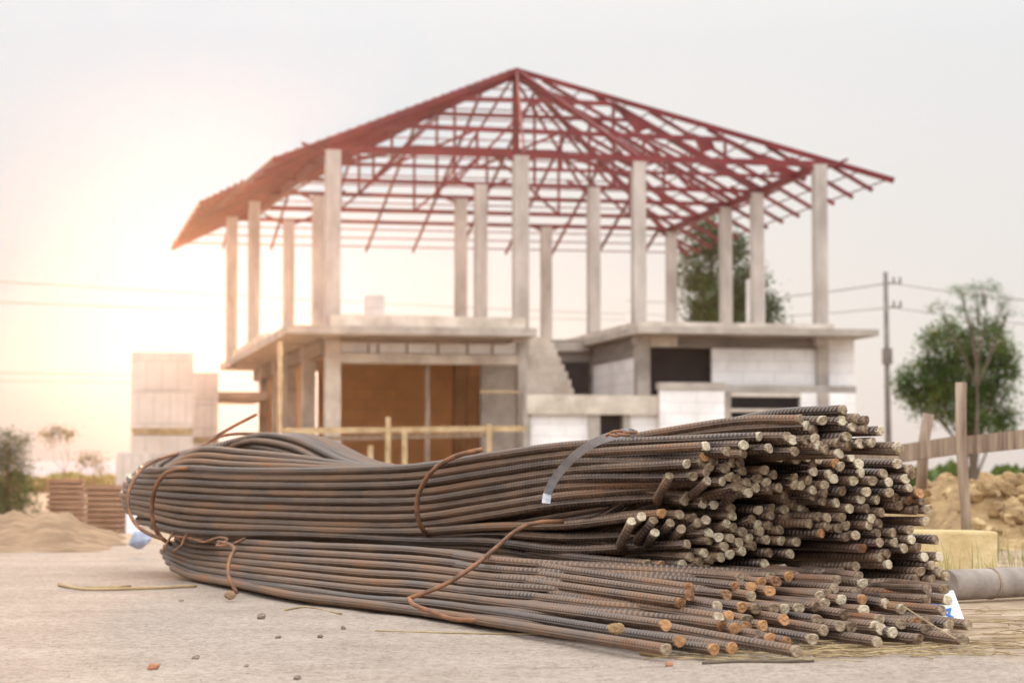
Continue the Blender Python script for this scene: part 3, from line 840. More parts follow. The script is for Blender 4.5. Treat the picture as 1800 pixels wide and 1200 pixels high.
# front low storey
fbox('beam', 926, 1160, 694, 728, -1.1, .3, M['conc_pale'])
fbox('ground_column', 920, 931, 690, 800, -1.05, .25, M['conc'], to_ground=True)
fbox('block_wall', 932, 1036, 728.3, 800, -.98, .12, M['aac'], to_ground=True)
fbox('ground_column', 1036, 1055, 728.3, 800, -1.05, .24, M['conc'], to_ground=True)
fbox('doorway_shadow_panel', 1055, 1096, 728.6, 800, -.85, .05, M['dark'], to_ground=True)  # near-black panel in place of a shaded opening
fbox('ground_column', 1096, 1108, 728.3, 800, -1.05, .24, M['conc'], to_ground=True)
fbox('block_wall', 1108, 1161, 728.3, 800, -.98, .12, M['aac'], to_ground=True)
fbox('block_wall', 1161, 1274, 684, 800, -1.2, .14, M['aac'], to_ground=True)
fbox('coping', 1159, 1276, 672, 684, -1.24, .24, M['conc'])
fbox('ground_column', 1275, 1285, 690.3, 800, -.9, .22, M['conc'], to_ground=True)
fbox('window_shadow_panel', 1285, 1408, 697, 735, -.55, .05, M['dark'])  # dark panel painted as the unlit room behind
fbox('lintel', 1285, 1408, 690.3, 697, -.85, .2, M['conc_pale'])
fbox('window_rail', 1285, 1408, 718, 724, -.8, .08, M['conc_pale'])
fbox('block_wall', 1285, 1408, 735.3, 800, -.8, .14, M['aac'], to_ground=True)
fbox('block_wall', 1408, 1440, 690.3, 800, -.8, .14, M['aac'], to_ground=True)
fbox('ground_column', 1440, 1458, 690.3, 800, -.88, .24, M['conc'], to_ground=True)
fbox('block_wall', 1458, 1504, 690.3, 800, -.8, .14, M['aac'], to_ground=True)
# block stub beside upper column
fbox('block_stub', 1319, 1345, 490, 566, 4.4, .3, M['aac'])
fbox('block_stub', 646, 676, 518, 566, 7, .4, M['aac'])

# roof frame
roof = empty('roof_frame'); roof.parent = house
APEX = Vector((4.62, 6.1, 8.72)); EZ = 5.68
FLc = Vector((-1.15, -1.1, EZ)); FR = Vector((10.15, -.85, EZ)); BR = Vector((10.4, 13.3, EZ)); BLc = Vector((-1.95, 13.5, EZ))
def rb(name, p, q, wv, hv=None):
    return MB().bar(p, q, wv, hv).build(name, M['red'], roof)
for c in (FLc, FR, BR, BLc): rb('hip_rafter', APEX, c, .08, .11)
def lerp(a, b, t): return a + (b - a) * t
def slope_face(c0, c1, nr, npur, pw_, inset=.02, plo=0.0, rw=.045):
    for i in range(1, nr):
        t = i / nr; foot = lerp(c0, c1, t)
        mid = lerp(c0, c1, .5)
        # rafter runs square to the eave, up to the hip
        if t < .5: top = lerp(c0, APEX, 2 * t)
        else: top = lerp(c1, APEX, 2 * (1 - t))
        rb('rafter', foot + Vector((0, 0, -.05)), top + Vector((0, 0, -.05)), rw, .075)
    for i in range(npur):
        t = plo + (1 - plo) * i / npur
        p = lerp(c0, APEX, t) + Vector((0, 0, .05)); q = lerp(c1, APEX, t) + Vector((0, 0, .05))
        rb('purlin', p, q, pw_, pw_)
slope_face(FR, BR, 13, 15, .022)           # right slope
slope_face(BR, BLc, 11, 19, .026, rw=.04)          # back slope
# left slope, wing pushed out behind a step
slope_face(FLc, BLc, 12, 26, .05)
for i in range(9):
    t = i / 8.0
    y0_ = 4.6 + 8.9 * t
    rb('rafter', Vector((-2.02, y0_, EZ - .10)), Vector((-.2, y0_, EZ + .8)), .05, .08)
for i in range(7):
    t = i / 6.0
    rb('purlin', Vector((-2.0 + .8 * t, 4.5, EZ - .05 + .42 * t)), Vector((-2.0 + .8 * t, 13.3, EZ - .05 + .42 * t)), .04, .04)
# front members
rb('rafter', APEX, Vector((5.7, 0.0, TOPZ + .0)), .06, .08)
rb('rafter', APEX, Vector((3.45, 0.0, TOPZ + .0)), .045, .06)
rb('ring_beam', (-.2, 0, TOPZ + .06), (9.3, 0, TOPZ + .06), .09, .11)
rb('ring_beam', (9.15, 0, TOPZ + .07), (9.45, 11.4, TOPZ + .07), .1, .14)
rb('ring_beam', (0, 0, TOPZ + .07), (-.4, 11.2, TOPZ + .07), .1, .14)
for bb in (4.1, 6.3, 8.9, 11.2): rb('tie_beam', (-.7, bb, TOPZ + .06), (9.5, bb, TOPZ + .06), .06, .08)
def roof_h(a, b):      # height of the four-sided roof surface
    hs = []
    for c0, c1 in ((FLc, FR), (FR, BR), (BR, BLc), (BLc, FLc)):
        nrm = (c1 - c0).cross(APEX - c0)
        hs.append(c0.z - (nrm.x * (a - c0.x) + nrm.y * (b - c0.y)) / nrm.z)
    return min(hs)
for bb in (1.8, 4.1, 6.1, 8.9):
    nseg = 6; A = [(-.3 + 9.7 * i / nseg) for i in range(nseg + 1)]
    m_ = MB()
    for i in range(nseg):
        t0, t1 = roof_h(A[i], bb) - .1, roof_h(A[i + 1], bb) - .1
        m_.bar((A[i], bb, t0), (A[i + 1], bb, t1), .06, .09)
        if i > 0 and t0 > TOPZ + .3: m_.bar((A[i], bb, TOPZ + .06), (A[i], bb, t0), .05)
        if t0 > TOPZ + .3 or t1 > TOPZ + .3:
            if i < nseg / 2: m_.bar((A[i], bb, TOPZ + .06), (A[i + 1], bb, t1), .05)
            else: m_.bar((A[i], bb, t0), (A[i + 1], bb, TOPZ + .06), .05)
    if bb == 1.8: m_.bar((-.3, bb, TOPZ + .06), (9.4, bb, TOPZ + .06), .06)
    m_.build('truss', M['red'], roof)
rb('king_post', APEX, (4.62, 6.1, TOPZ), .09)
rb('collar_tie', (2.5, 6.05, 7.75), (7.1, 6.05, 7.75), .07, .08)
# plate gussets along the right hip
for t in (.17, .38, .56, .74):
    c = lerp(APEX, FR, t) + Vector((-.15, .25, -.16))
    MB().prism([(-.26, .1), (.16, -.04), (.22, -.2), (-.05, -.3)][::-1], -.02, .02).build('gusset_plate', M['red'], roof).location = c
# knee braces at column heads
for a, b in colpos:
    for sx in (-1, 1):
        rb('knee_brace', (a, b, TOPZ - .12), (a + sx * .55, b, TOPZ + .12), .05)

# bamboo rail and stakes in front of the house
rl = empty('plank_fence', P(700, 760, 36)); rl.location.z = -.5
tag(rl, 'rough pale plank rail on stakes running in front of the house opening', 'fence')
def wl(o, par):  # keep world geometry under a moved parent
    o.parent = par; o.location = -Vector(par.location); return o
b = MB(); b.bar(P(498, 757, 36), P(925, 753, 36), .07, .09); wl(b.build('rail', M['plank']), rl)
b = MB(); b.bar(P(520, 772, 36.2), P(860, 764, 36.2), .06, .07); wl(b.build('rail', M['wood']), rl)
for px, yt in ((683, 733), (712, 757), (545, 765), (652, 783), (860, 745)):
    b = MB(); p = P(px, yt, 36); b.bar(Vector((p.x, p.y - .1, -.55)), Vector((p.x, p.y - .1, p.z)), .08, .07); wl(b.build('stake', M['plank']), rl)

# ------------------------------------------------------------------ stacked blocks at the left
def pallet(px0, px1, ytop, ybot, Y, label, courses):
    c = P((px0 + px1) / 2, 840, Y); root = empty('block_pallet', (c.x, c.y, -.5), R(8))
    tag(root, label, 'block pallet', 'pallets of white blocks left of the house')
    wd = (px1 - px0) / F * Y; zt = P(0, ytop, Y).z + .5
    hh = zt / courses
    for i in range(courses):
        z0 = i * hh
        pb = MB()
        for k in (-.42, 0, .42): pb.box(wd * k - .05, wd * k + .05, -.45, .45, z0 + .002, z0 + .08)
        pb.box(-wd / 2 + .02, wd / 2 - .02, -.44, .44, z0 + .004, z0 + .079)
        pb.box(-wd / 2, wd / 2, -.47, .47, z0 + .081, z0 + .12)
        pb.build('wooden_pallet', M['plank'], root)
        ck = MB(); nxk = 4
        for u in range(nxk):
            for v in range(2):
                for w_ in range(2):
                    j = .012
                    x0 = -wd / 2 + wd / nxk * u
                    ck.box(x0 + .002, x0 + wd / nxk - .002, -.45 + .9 * w_ / 2 + .006, -.45 + .9 * (w_ + 1) / 2 - .006,
                           z0 + .123 + (hh - .13) * v / 2 + .004, z0 + .123 + (hh - .13) * (v + 1) / 2 - .004)
        ck.build('block_stack', M['wrapped'], root)
pallet(231, 338, 620, 800, 44, 'tall double stack of wrapped white blocks at the left', 2)
pallet(336, 382, 655, 790, 48, 'narrower lower stack of white blocks behind the tall stack', 2)
pallet(205, 262, 796, 850, 38, 'low pale block pallet in front of the tall stack', 1)

def tiles(px0, px1, yt, Y, rz, label):
    c = P((px0 + px1) / 2, 840, Y); root = empty('tile_stack', (c.x, c.y, -.5), rz)
    tag(root, label, 'tile stack', 'brown roof tile stacks behind the sand')
    wd = (px1 - px0) / F * Y; zt = P(0, yt, Y).z + .5
    n = 17; st_ = zt / n; b = MB()
    for i in range(n):
        j = random.uniform(-.006, .006)
        b.box(-wd / 2 + j, wd / 2 + j, -.2 + j, .2 + j, i * st_, i * st_ + st_ * .62)
    b.box(-wd / 2 + .022, wd / 2 - .022, -.17, .17, 0, zt - .01)
    b.build('tiles', M['tile'], root)
tiles(86, 147, 839, 20, R(6), 'brown ribbed tile stack standing left of its twin')
tiles(158, 222, 850, 18, R(-5), 'brown ribbed tile stack next to the block pallets')
b = MB(); p = P(228, 880, 17); b.box(-.055, .055, -.03, .03, -.5, p.z + .2); o = b.build('white_board', M['white']); o.location = (p.x, 17.2, 0)
tag(o, 'narrow white board upright beside the brown tile stack', 'board')

# heaps
def heap(name, x0, x1, y0, y1, hf, m, label, cat, nx=120, ny=60, kind=None):
    b = MB()
    for j in range(ny + 1):
        for i in range(nx + 1):
            u, v = i / nx, j / ny
            x, y = x0 + (x1 - x0) * u, y0 + (y1 - y0) * v
            b.v.append(Vector((x, y, hf(x, y, u, v))))
    for j in range(ny):
        for i in range(nx):
            a = j * (nx + 1) + i; b.face([a, a + 1, a + nx + 2, a + nx + 1], None, True)
    o = b.build(name, m); tag(o, label, cat, None, kind); return o
def sandh(x, y, u, v):
    px = 900 + x / y * F
    prof = [(-80, 905), (0, 905), (30, 897), (60, 905), (85, 893), (105, 900), (125, 898), (145, 915), (170, 926), (200, 938), (230, 950), (262, 972), (300, 985)]
    yy = prof[-1][1]
    for (a, ya), (b_, yb) in zip(prof, prof[1:]):
        if a <= px <= b_: yy = ya + (yb - ya) * (px - a) / (b_ - a)
    if px < -80: yy = 905
    ht = max(0, EYE - (yy - 840) / F * 9.6)
    s = max(0, 1 - abs((y - 9.9) / 1.75) ** 1.5)
    nz = noise.fractal(Vector((x * 5, y * 5, 1)), 1, 2, 4)
    return ht * s + (.022 * nz * min(1, s * 3)) * (ht > 0) + gz(x, y) - .01 + (-.03 if s <= 0 or ht <= 0 else 0)
heap('sand_pile', -2.7, -1.35, 8.1, 11.7, sandh, M['sand'], 'low tan sand heap at the left edge of the road', 'sand pile')
def clodh(x, y, u, v):
    s = max(0, 1 - abs((y - 10.2) / 1.9) ** 2) * min(1, max(0, (x - 1.45) / .5))
    n1 = 1 - abs(noise.noise(Vector((x * 4.5, y * 4.5, 1)))) * 2
    n2 = 1 - abs(noise.noise(Vector((x * 11, y * 11, 4)))) * 2
    return s * (.20 + .055 * noise.noise(Vector((x * 2, 0, 7)))) + (.055 * n1 + .03 * n2) * min(1, s * 2) + gz(x, y) - .02
heap('earth_mound', 1.4, 4.2, 8.4, 12.0, clodh, M['clod'], 'mound of dry golden earth clods behind the wooden fence post', 'earth mound', 260, 130)
rnd = random.Random(3)
def rock(name, p, r, m, seed, sq=(1, 1, .75)):
    b = MB(); n1, n2 = 9, 7
    for j in range(n2 + 1):
        th = math.pi * j / n2
        for i in range(n1):
            ph = 2 * math.pi * i / n1
            d = Vector((math.sin(th) * math.cos(ph), math.sin(th) * math.sin(ph), math.cos(th)))
            k = 1 + .35 * noise.noise(d * 1.6 + Vector((seed * 3.1, 0, 0)))
            b.v.append(Vector((d.x * sq[0], d.y * sq[1], d.z * sq[2])) * r * k)
    for j in range(n2):
        for i in range(n1):
            i2 = (i + 1) % n1; b.face([j * n1 + i, (j + 1) * n1 + i, (j + 1) * n1 + i2, j * n1 + i2], None, False)
    o = b.build(name, m); o.location = p; o.rotation_euler = (rnd.uniform(-.4, .4), rnd.uniform(-.4, .4), rnd.uniform(0, 6)); return o
b = MB()   # loose clods on the mound
for i in range(240):
    x, y = rnd.uniform(1.75, 3.2), rnd.uniform(8.6, 11); z = clodh(x, y, 0, 0)
    r = rnd.uniform(.012, .05); s0 = len(b.v)
    for j in range(6):
        th = math.pi * j / 5
        for k in range(7):
            ph = 6.283 * k / 7; d = Vector((math.sin(th) * math.cos(ph), math.sin(th) * math.sin(ph), math.cos(th) * .8))
            b.v.append(Vector((x, y, z + r * .3)) + d * r * (1 + .5 * noise.noise(d * 1.7 + Vector((i, 0, 0)))))
    for j in range(5):
        for k in range(7):
            k2 = (k + 1) % 7; b.face([s0 + j * 7 + k, s0 + (j + 1) * 7 + k, s0 + (j + 1) * 7 + k2, s0 + j * 7 + k2])
o = b.build('loose_clods', M['clod']); tag(o, 'loose dry clods strewn over the earth mound', 'clods', kind='stuff')

# fence at the right
fn = empty('wooden_fence', (2.1, 9.0, 0)); tag(fn, 'weathered rustic wooden fence with one rail behind the pile', 'fence')
def lumber(seq, r, name):
    b = MB(); pp = crom([P(*q) for q in seq], .1)
    pp = [p + Vector((noise.noise(p * 4), noise.noise(p * 4 + Vector((9, 0, 0))), 0)) * .006 for p in pp]
    b.tube(pp, r, n=9); wl(b.build(name, M['wood']), fn)
lumber([(1690, 672, 8.6), (1689, 760, 8.6), (1693, 840, 8.6), (1697, 905, 8.6), (1700, 960, 8.6)], lambda t: .022 - .003 * t, 'post')
lumber([(1632, 727, 9.6), (1624, 780, 9.6), (1620, 860, 9.6)], lambda t: .024, 'post')
b = MB(); b.bar(P(1480, 812, 9.3), P(1690, 781, 8.72), .03, .068); wl(b.build('rail', M['wood']), fn)
b = MB(); b.bar(P(1693, 783, 8.7), P(1860, 765, 8.3), .03, .068); wl(b.build('rail', M['wood']), fn)

# pale car-like tarp, stone block, pipe, sign
p = P(1650, 826, 26)
b = MB()
for i in range(13):
    for j in range(9):
        u, v = i / 12 * 2 - 1, j / 8 * 2 - 1
        hh = .62 * (1 - abs(u) ** 4) * (1 - abs(v) ** 4) ** .8 + .03 * noise.noise(Vector((u * 3, v * 3, 2)))
        b.v.append(Vector((u * .26, v * .5, hh)))
for i in range(12):
    for j in range(8):
        a = i * 9 + j; b.face([a, a + 9, a + 10, a + 1], None, True)
o = b.build('covered_heap', M['bluetarp']); o.location = (p.x, p.y, -.4)
tag(o, 'pale blue sheet covered heap seen between the fence posts', 'covered heap')

b = MB(); c0 = P(1688, 1008, 6.25)
me_b = MB(); me_b.box(-.165, .078, -.09, .09, -.01, .115)
o = me_b.build('stone_block', M['stone']); o.location = (c0.x + .02, 6.35, 0); o.rotation_euler = (0, R(1), R(7))
md = o.modifiers.new('b', 'BEVEL'); md.width = .008; md.segments = 2
tag(o, 'yellowish rectangular stone block lying behind the right end of the pile', 'stone block')

b = MB()
q0, q1 = P(1663, 1031, 4.85), P(1900, 1016, 5.15); q0.z = q1.z = .033
b.tube([lerp(q0, q1, t) for t in (0, .03, .031, .3, .304, .31, .314, .7, 1)], lambda t: .033, n=20)
o = b.build('concrete_pipe', M['pipe']); tag(o, 'round grey pipe lying on the dirt at the right edge', 'pipe')
pr_ = lerp(q0, q1, .30)
b = MB(); b.tube([pr_, lerp(q0, q1, .315)], .0345, n=20); b.build('joint_band', M['wood'], o)

sg = empty('sign_board', P(1670, 1100, 3.95)); sg.location.z = 0
tag(sg, 'small white board with blue print leaning behind the bar ends', 'sign board')
cr = [P(1634, 1040, 3.99), P(1676, 1037, 3.99), P(1698, 1096, 3.93), P(1697, 1108, 3.92), P(1640, 1104, 3.92)]
for c in cr: c.z = max(c.z, .003)
b = MB(); nn = len(cr)
for off_ in (0, .004):
    for c in cr: b.v.append(c + Vector((0, off_, 0)))
b.face(list(range(nn))[::-1]); b.face([nn + i for i in range(nn)])
for i in range(nn):
    j = (i + 1) % nn; b.face([i, j, nn + j, nn + i])
wl(b.build('board', M['white']), sg)
b = MB()
def flat(lst):
    s0 = len(b.v)
    for x, y in lst:
        b.v.append(P(x, y, 3.99 - .07 * (y - 1037) / 70 - .004))
    for x, y in lst:
        b.v.append(P(x, y, 3.99 - .07 * (y - 1037) / 70 - .002))
    n = len(lst)
    b.face([s0 + i for i in range(n)][::-1])
    for i in range(n):
        j = (i + 1) % n; b.face([s0 + i, s0 + j, s0 + n + j, s0 + n + i])
flat([(1634, 1057), (1652, 1061), (1652, 1065), (1634, 1061)])
flat([(1660, 1070), (1672, 1067), (1673, 1070), (1661, 1073)])
flat([(1668, 1070), (1672, 1069), (1670, 1083), (1666, 1083)])
flat([(1659, 1077), (1663, 1076), (1677, 1083), (1676, 1086)])
wl(b.build('blue_lettering', M['blue']), sg)

o = rock('plastic_sack', (P(246, 940, 8.0).x, 8.0, .045), .036, M['plastic'], 4, (1.1, .8, .8)); tag(o, 'crumpled blue grey plastic sack behind the left bend', 'plastic sack')

# ------------------------------------------------------------------ trees
def tree(name, base, H, blobs, leafm, label, cat='tree', group=None, nleaf=5000, ls=.16, trunk_r=.12, seed=1, lean=0, branches=True, limbs=None):
    rn = random.Random(seed); root = empty(name, base); tag(root, label, cat, group)
    tr = MB()
    tp = [Vector((lean * t * t + .06 * H / 6 * math.sin(5 * t + seed), 0, H * t * .9)) for t in [i / 8 for i in range(9)]]
    tr.tube(tp, lambda t: trunk_r * (1 - .8 * t), n=8)
    for (cx, cy, cz, rx, ry, rz) in blobs:
        if branches:
            s = tp[min(7, max(1, int(8 * max(.1, (cz / H) - .25))))]; e2 = Vector((cx, cy, cz))
            tr.tube(crom([s, (s + e2) / 2 + Vector((rn.uniform(-.1, .1), 0, -.1)), e2], .2), lambda t: trunk_r * .4 * (1 - .7 * t), n=5)
            for _ in range(3):
                e3 = e2 + Vector((rn.uniform(-1, 1) * rx, rn.uniform(-1, 1) * ry, rn.uniform(-.2, 1) * rz)) * .8
                tr.tube([e2 * .7 + s * .3, (e2 + e3) / 2, e3], lambda t: trunk_r * .2 * (1 - .7 * t), n=4)
    tr.build('trunk', M['bark'], root)
    lf = MB(); vol = [b_[3] * b_[4] * b_[5] for b_ in blobs]; tv = sum(v ** .75 for v in vol)
    for (cx, cy, cz, rx, ry, rz), v in zip(blobs, vol):
        cnt = int(nleaf * v ** .75 / tv); ncl = max(4, cnt // 26)
        for _ in range(ncl):
            while True:
                d = Vector((rn.uniform(-1, 1), rn.uniform(-1, 1), rn.uniform(-1, 1)))
                if .1 < d.length < 1: break
            d = d.normalized() * (d.length ** .45)
            d *= 1 + .35 * noise.noise(d * 2.2 + Vector((seed, cx, cz)))
            cc = Vector((cx + d.x * rx, cy + d.y * ry, cz + d.z * rz))
            if noise.noise(cc * (.35 / ls) + Vector((seed, 0, 0))) < -.24: continue
            for _k in range(26):
                o_ = Vector((rn.gauss(0, 1), rn.gauss(0, 1), rn.gauss(0, .75))) * ls * 1.25
                p = cc + o_; a = Vector((rn.uniform(-1, 1), rn.uniform(-1, 1), rn.uniform(-.6, .6))).normalized()
                bb = a.cross(Vector((rn.uniform(-1, 1), rn.uniform(-1, 1), 1))).normalized()
                L_ = ls * rn.uniform(.5, 1.1); s0 = len(lf.v)
                lf.v += [p - a * L_ * .5, p + bb * L_ * .25, p + a * L_ * .5, p - bb * L_ * .25]
                lf.face([s0, s0 + 1, s0 + 2, s0 + 3])
    lf.build('crown', leafm, root)
    return root
def blob(px, py, rxp, ryp, Y, base):   # pixel ellipse -> local blob
    p = P(px, py, Y) - base
    return (p.x, 0, p.z, rxp / F * Y, rxp / F * Y * .8, ryp / F * Y)
Y = 62; base = Vector((P(1710, 840, Y).x, Y, -.5))
tree('broad_tree', base, 5.6, [blob(*q, Y, base) for q in ((1665, 610, 45, 42), (1735, 605, 42, 40), (1620, 665, 40, 32), (1690, 670, 55, 45), (1745, 670, 38, 42), (1655, 705, 48, 35), (1720, 730, 45, 30), (1610, 690, 28, 22), (1770, 640, 20, 30), (1760, 735, 25, 25))],
     M['leaf_mid'], 'broad leafy tree with bare upper twigs beyond the fence at right', nleaf=34000, ls=.13, trunk_r=.12, seed=2)
base2 = Vector((P(1716, 840, 60).x, 60, -.5))
tree('sparse_tree', base2, 5.6, [blob(*q, 60, base2) for q in ((1690, 512, 26, 10), (1735, 503, 30, 10), (1762, 528, 22, 10), (1650, 540, 22, 7), (1700, 545, 24, 9), (1775, 548, 14, 8), (1720, 525, 20, 8))],
     M['leaf_mid'], 'thin flat-topped tree rising above the broad tree at right', nleaf=2600, ls=.07, trunk_r=.07, seed=5)
Y = 78; base3 = Vector((P(1275, 840, Y).x, Y, -.5))
tree('tall_tree', base3, 8.6, [blob(*q, Y, base3) for q in ((1240, 410, 28, 28), (1225, 470, 32, 36), (1285, 450, 32, 34), (1245, 520, 42, 36), (1310, 510, 38, 40), (1345, 535, 22, 30), (1280, 560, 60, 34), (1240, 600, 50, 40), (1320, 600, 50, 40))],
     M['leaf_dark'], 'dark green tree behind the right half of the house', nleaf=30000, ls=.19, trunk_r=.2, seed=9)
Y = 36; base4 = Vector((P(14, 840, Y).x, Y, -.5))
tree('bushy_tree', base4, 1.5, [blob(*q, Y, base4) for q in ((20, 790, 30, 30), (-10, 790, 35, 35), (35, 825, 24, 26), (5, 850, 45, 35), (45, 870, 28, 24), (-30, 850, 40, 50), (20, 890, 50, 20))],
     M['leaf_dark'], 'golden green bushy tree at the far left edge', nleaf=14000, ls=.06, trunk_r=.05, seed=4)
Y = 30
for (px, label, bl, sd) in ((121, 'thin young sapling with a leaf tuft leaning left above the tiles', [(92, 765, 12, 12), (103, 758, 10, 8), (120, 763, 10, 6)], 3),
                            (163, 'short leafy sapling close behind the tile stacks', [(145, 810, 14, 9), (170, 808, 12, 9), (182, 820, 9, 8)], 6)):
    bs = Vector((P(px, 840, Y).x, Y, -.5))
    tree('sapling', bs, 1.25 if sd == 3 else .95, [blob(*q, Y, bs) for q in bl], M['leaf_gold'], label, nleaf=900, ls=.045, trunk_r=.012, seed=sd, group='young saplings behind the tiles', lean=-.12 if sd == 3 else .05)
# distant woods between the posts
b = MB(); rn = random.Random(11)
for i in range(5200):
    px = rn.choice((rn.uniform(-40, 120), rn.uniform(1560, 1860), rn.uniform(1560, 1860), rn.uniform(60, 240)))
    Yd = rn.uniform(115, 138); hh = (8 if px > 1000 else 4) * (.5 + .5 * noise.noise(Vector((px * .02, 1, 0)))) * rn.random()
    x = (px - 900) / F * Yd; p = Vector((x, Yd, hh * .22 - .2)); a = rn.uniform(.2, .5); s0 = len(b.v)
    d = Vector((rn.uniform(-1, 1), rn.uniform(-1, 1), rn.uniform(-1, 1))).normalized(); e2 = d.cross(Vector((0, 0.3, 1))).normalized()
    b.v += [p - d * a, p + e2 * a * .6, p + d * a, p - e2 * a * .6]; b.face([s0, s0 + 1, s0 + 2, s0 + 3])
tag(b.build('distant_shrubs', M['leaf_mid']), 'far low line of shrubs along the horizon', 'shrubs', kind='stuff')

# ------------------------------------------------------------------ power line
Yp = 70; pb = P(1563, 840, Yp)
pole = empty('power_pole', (pb.x, Yp, -.5)); tag(pole, 'slender grey power pole with side insulators right of the house', 'power pole')
zt = P(1563, 478, Yp).z + .5
MB().tube([Vector((0, 0, 0)), Vector((-.05, 0, zt))], lambda t: .11 - .04 * t, n=10).build('mast', M['pole'], pole)
for zz in (P(0, 498, Yp).z + .5, P(0, 540, Yp).z + .5):
    b = MB(); b.bar((-.05, 0, zz), (.42, 0, zz), .05)
    for x in (.2, .4): b.tube([Vector((x, 0, zz)), Vector((x, 0, zz + .2))], .035, n=6)
    b.build('crossarm', M['pole'], pole)
b = MB(); b.box(-.17, .12, -.12, .12, P(0, 640, Yp).z + .5, P(0, 612, Yp).z + .5); b.build('junction_box', M['pole'], pole)
GW = 'overhead wires'
def wire(q0, q1, sag, r, label):
    a, c = P(*q0), P(*q1); b = MB()
    b.tube([lerp(a, c, t / 16) - Vector((0, 0, sag * 4 * (t / 16) * (1 - t / 16))) for t in range(17)], r, n=5)
    tag(b.build('overhead_wire', M['cable']), label, 'wire', GW)
wire((1565, 497, 70), (1100, 528, 110), .3, .02, 'overhead wire from the pole top toward the tree behind the house')
wire((1570, 498, 70), (2900, 560, 30), .3, .014, 'overhead wire running right from the pole top')
wire((1568, 540, 70), (2900, 600, 30), .3, .012, 'lower overhead wire running right from the pole')
wire((1568, 540, 70), (1100, 548, 110), .3, .014, 'lower overhead wire behind the upper columns')
wire((-1400, 400, 50), (1100, 552, 120), .2, .016, 'upper faint overhead wire at the left edge of the sky')
wire((-1400, 470, 50), (1100, 562, 120), .2, .014, 'second faint overhead wire at the left edge of the sky')
wire((-1400, 618, 60), (1100, 668, 120), .2, .014, 'third faint overhead wire low in the left sky')
wire((-1400, 640, 60), (1100, 676, 120), .2, .012, 'lowest faint overhead wire in the left sky')

# ------------------------------------------------------------------ small things on the ground
def onroad(px, py): 
    Y_ = (EYE) / (-(ray(px, py)[1])); return Vector((ray(px, py)[0] * Y_, Y_, gz(ray(px, py)[0] * Y_, Y_)))
PB = [((270, 1167), .0085, 'pebble_red', 'rusty red pebble on the road at the lower left'), ((344, 1149), .0055, 'pebble', 'flat dark pebble just above the red pebble'),
      ((522, 1186), .0055, 'pebble', 'dark round pebble near the bottom edge left of centre'), ((459, 1083), .0105, 'pebble', 'pale brown clod in front of the lower left bend'),
      ((489, 1115), .005, 'pebble', 'small dark pebble in the road below the pale clod'), ((563, 1114), .005, 'pebble', 'small pebble right of the small dark pebble'),
      ((1176, 1164), .006, 'pebble_red', 'small reddish pebble below the front bar ends'), ((433, 1163), .004, 'pebble', 'tiny pebble between the red and dark round pebbles'),
      ((318, 1050), .005, 'pebble', 'small grey pebble beside the dry stalk'), ((604, 1100), .005, 'pebble', 'grey pebble close below the lower bundle'),
      ((1008, 1118), .009, 'pebble_red', 'red brown stone under the front bars')]
for (c, r, m, lb) in PB:
    v = onroad(*c); o = rock('pebble', (v.x, v.y, v.z + r * .45), r, M[m], c[0] * .01, (1.2, .9, .6))
    tag(o, lb, 'pebble', 'pebbles on the road')
def lump(px, py, Z, r, label, m='clod'):
    v = P(px, py, Z); o = rock('mud_lump', v, r, M[m], px, (1.2, 1, .8)); tag(o, label, 'mud lump')
lump(1084, 1104, 3.42, .011, 'dried mud lump stuck on the front bars')
lump(405, 1045, 4.98, .012, 'pale clod under the tie wire of the lower bundle', 'sand')

b = MB(); rn = random.Random(5)
prev = None
for i in range(60):
    px = 830 + i * 18; v = onroad(px, 1166 + 2.2 * noise.noise(Vector((i * .35, 0, 0))) + (3 if i > 40 else 0)); v.z = gz(v.x, v.y) + .0012
    wd_ = .0011 + .0012 * max(0, noise.noise(Vector((i * .6, 4, 0))))
    if noise.noise(Vector((i * .25, 8, 0))) < -.18: prev = None; continue
    if prev: 
        s0 = len(b.v); b.v += [prev[0] - Vector((0, prev[1], 0)), v - Vector((0, wd_, 0)), v + Vector((0, wd_, 0)), prev[0] + Vector((0, prev[1], 0))]; b.face([s0, s0 + 1, s0 + 2, s0 + 3])
    prev = (v, wd_)
tag(b.build('road_crack', M['bark']), kind='structure')
b = MB(); rn = random.Random(21)      # grit
for i in range(9000):
    Y_ = 2.6 + 6 * rn.random() ** 1.6; x = rn.uniform(-.24, .25) * Y_
    r = min(.0016, abs(rn.gauss(0, 1)) ** 2 * .0007 + .0004); z = gz(x, Y_); s0 = len(b.v)
    dens = .5 + .5 * noise.noise(Vector((x * 2.2, Y_ * 2.2, 0)))
    if rn.random() > dens + .25: continue
    q = [Vector((rn.uniform(.6, 1.2), 0, 0)), Vector((0, rn.uniform(.6, 1.2), 0)), Vector((-rn.uniform(.6, 1.2), 0, 0)), Vector((0, -rn.uniform(.6, 1.2), 0)), Vector((.1, .1, .9))]
    for p in q: b.v.append(Vector((x, Y_, z)) + p * r)
    for k in range(4): b.face([s0 + k, s0 + (k + 1) % 4, s0 + 4])
tag(b.build('grit', M['pebble']), 'fine grit scattered over the pale road', 'grit', kind='stuff')

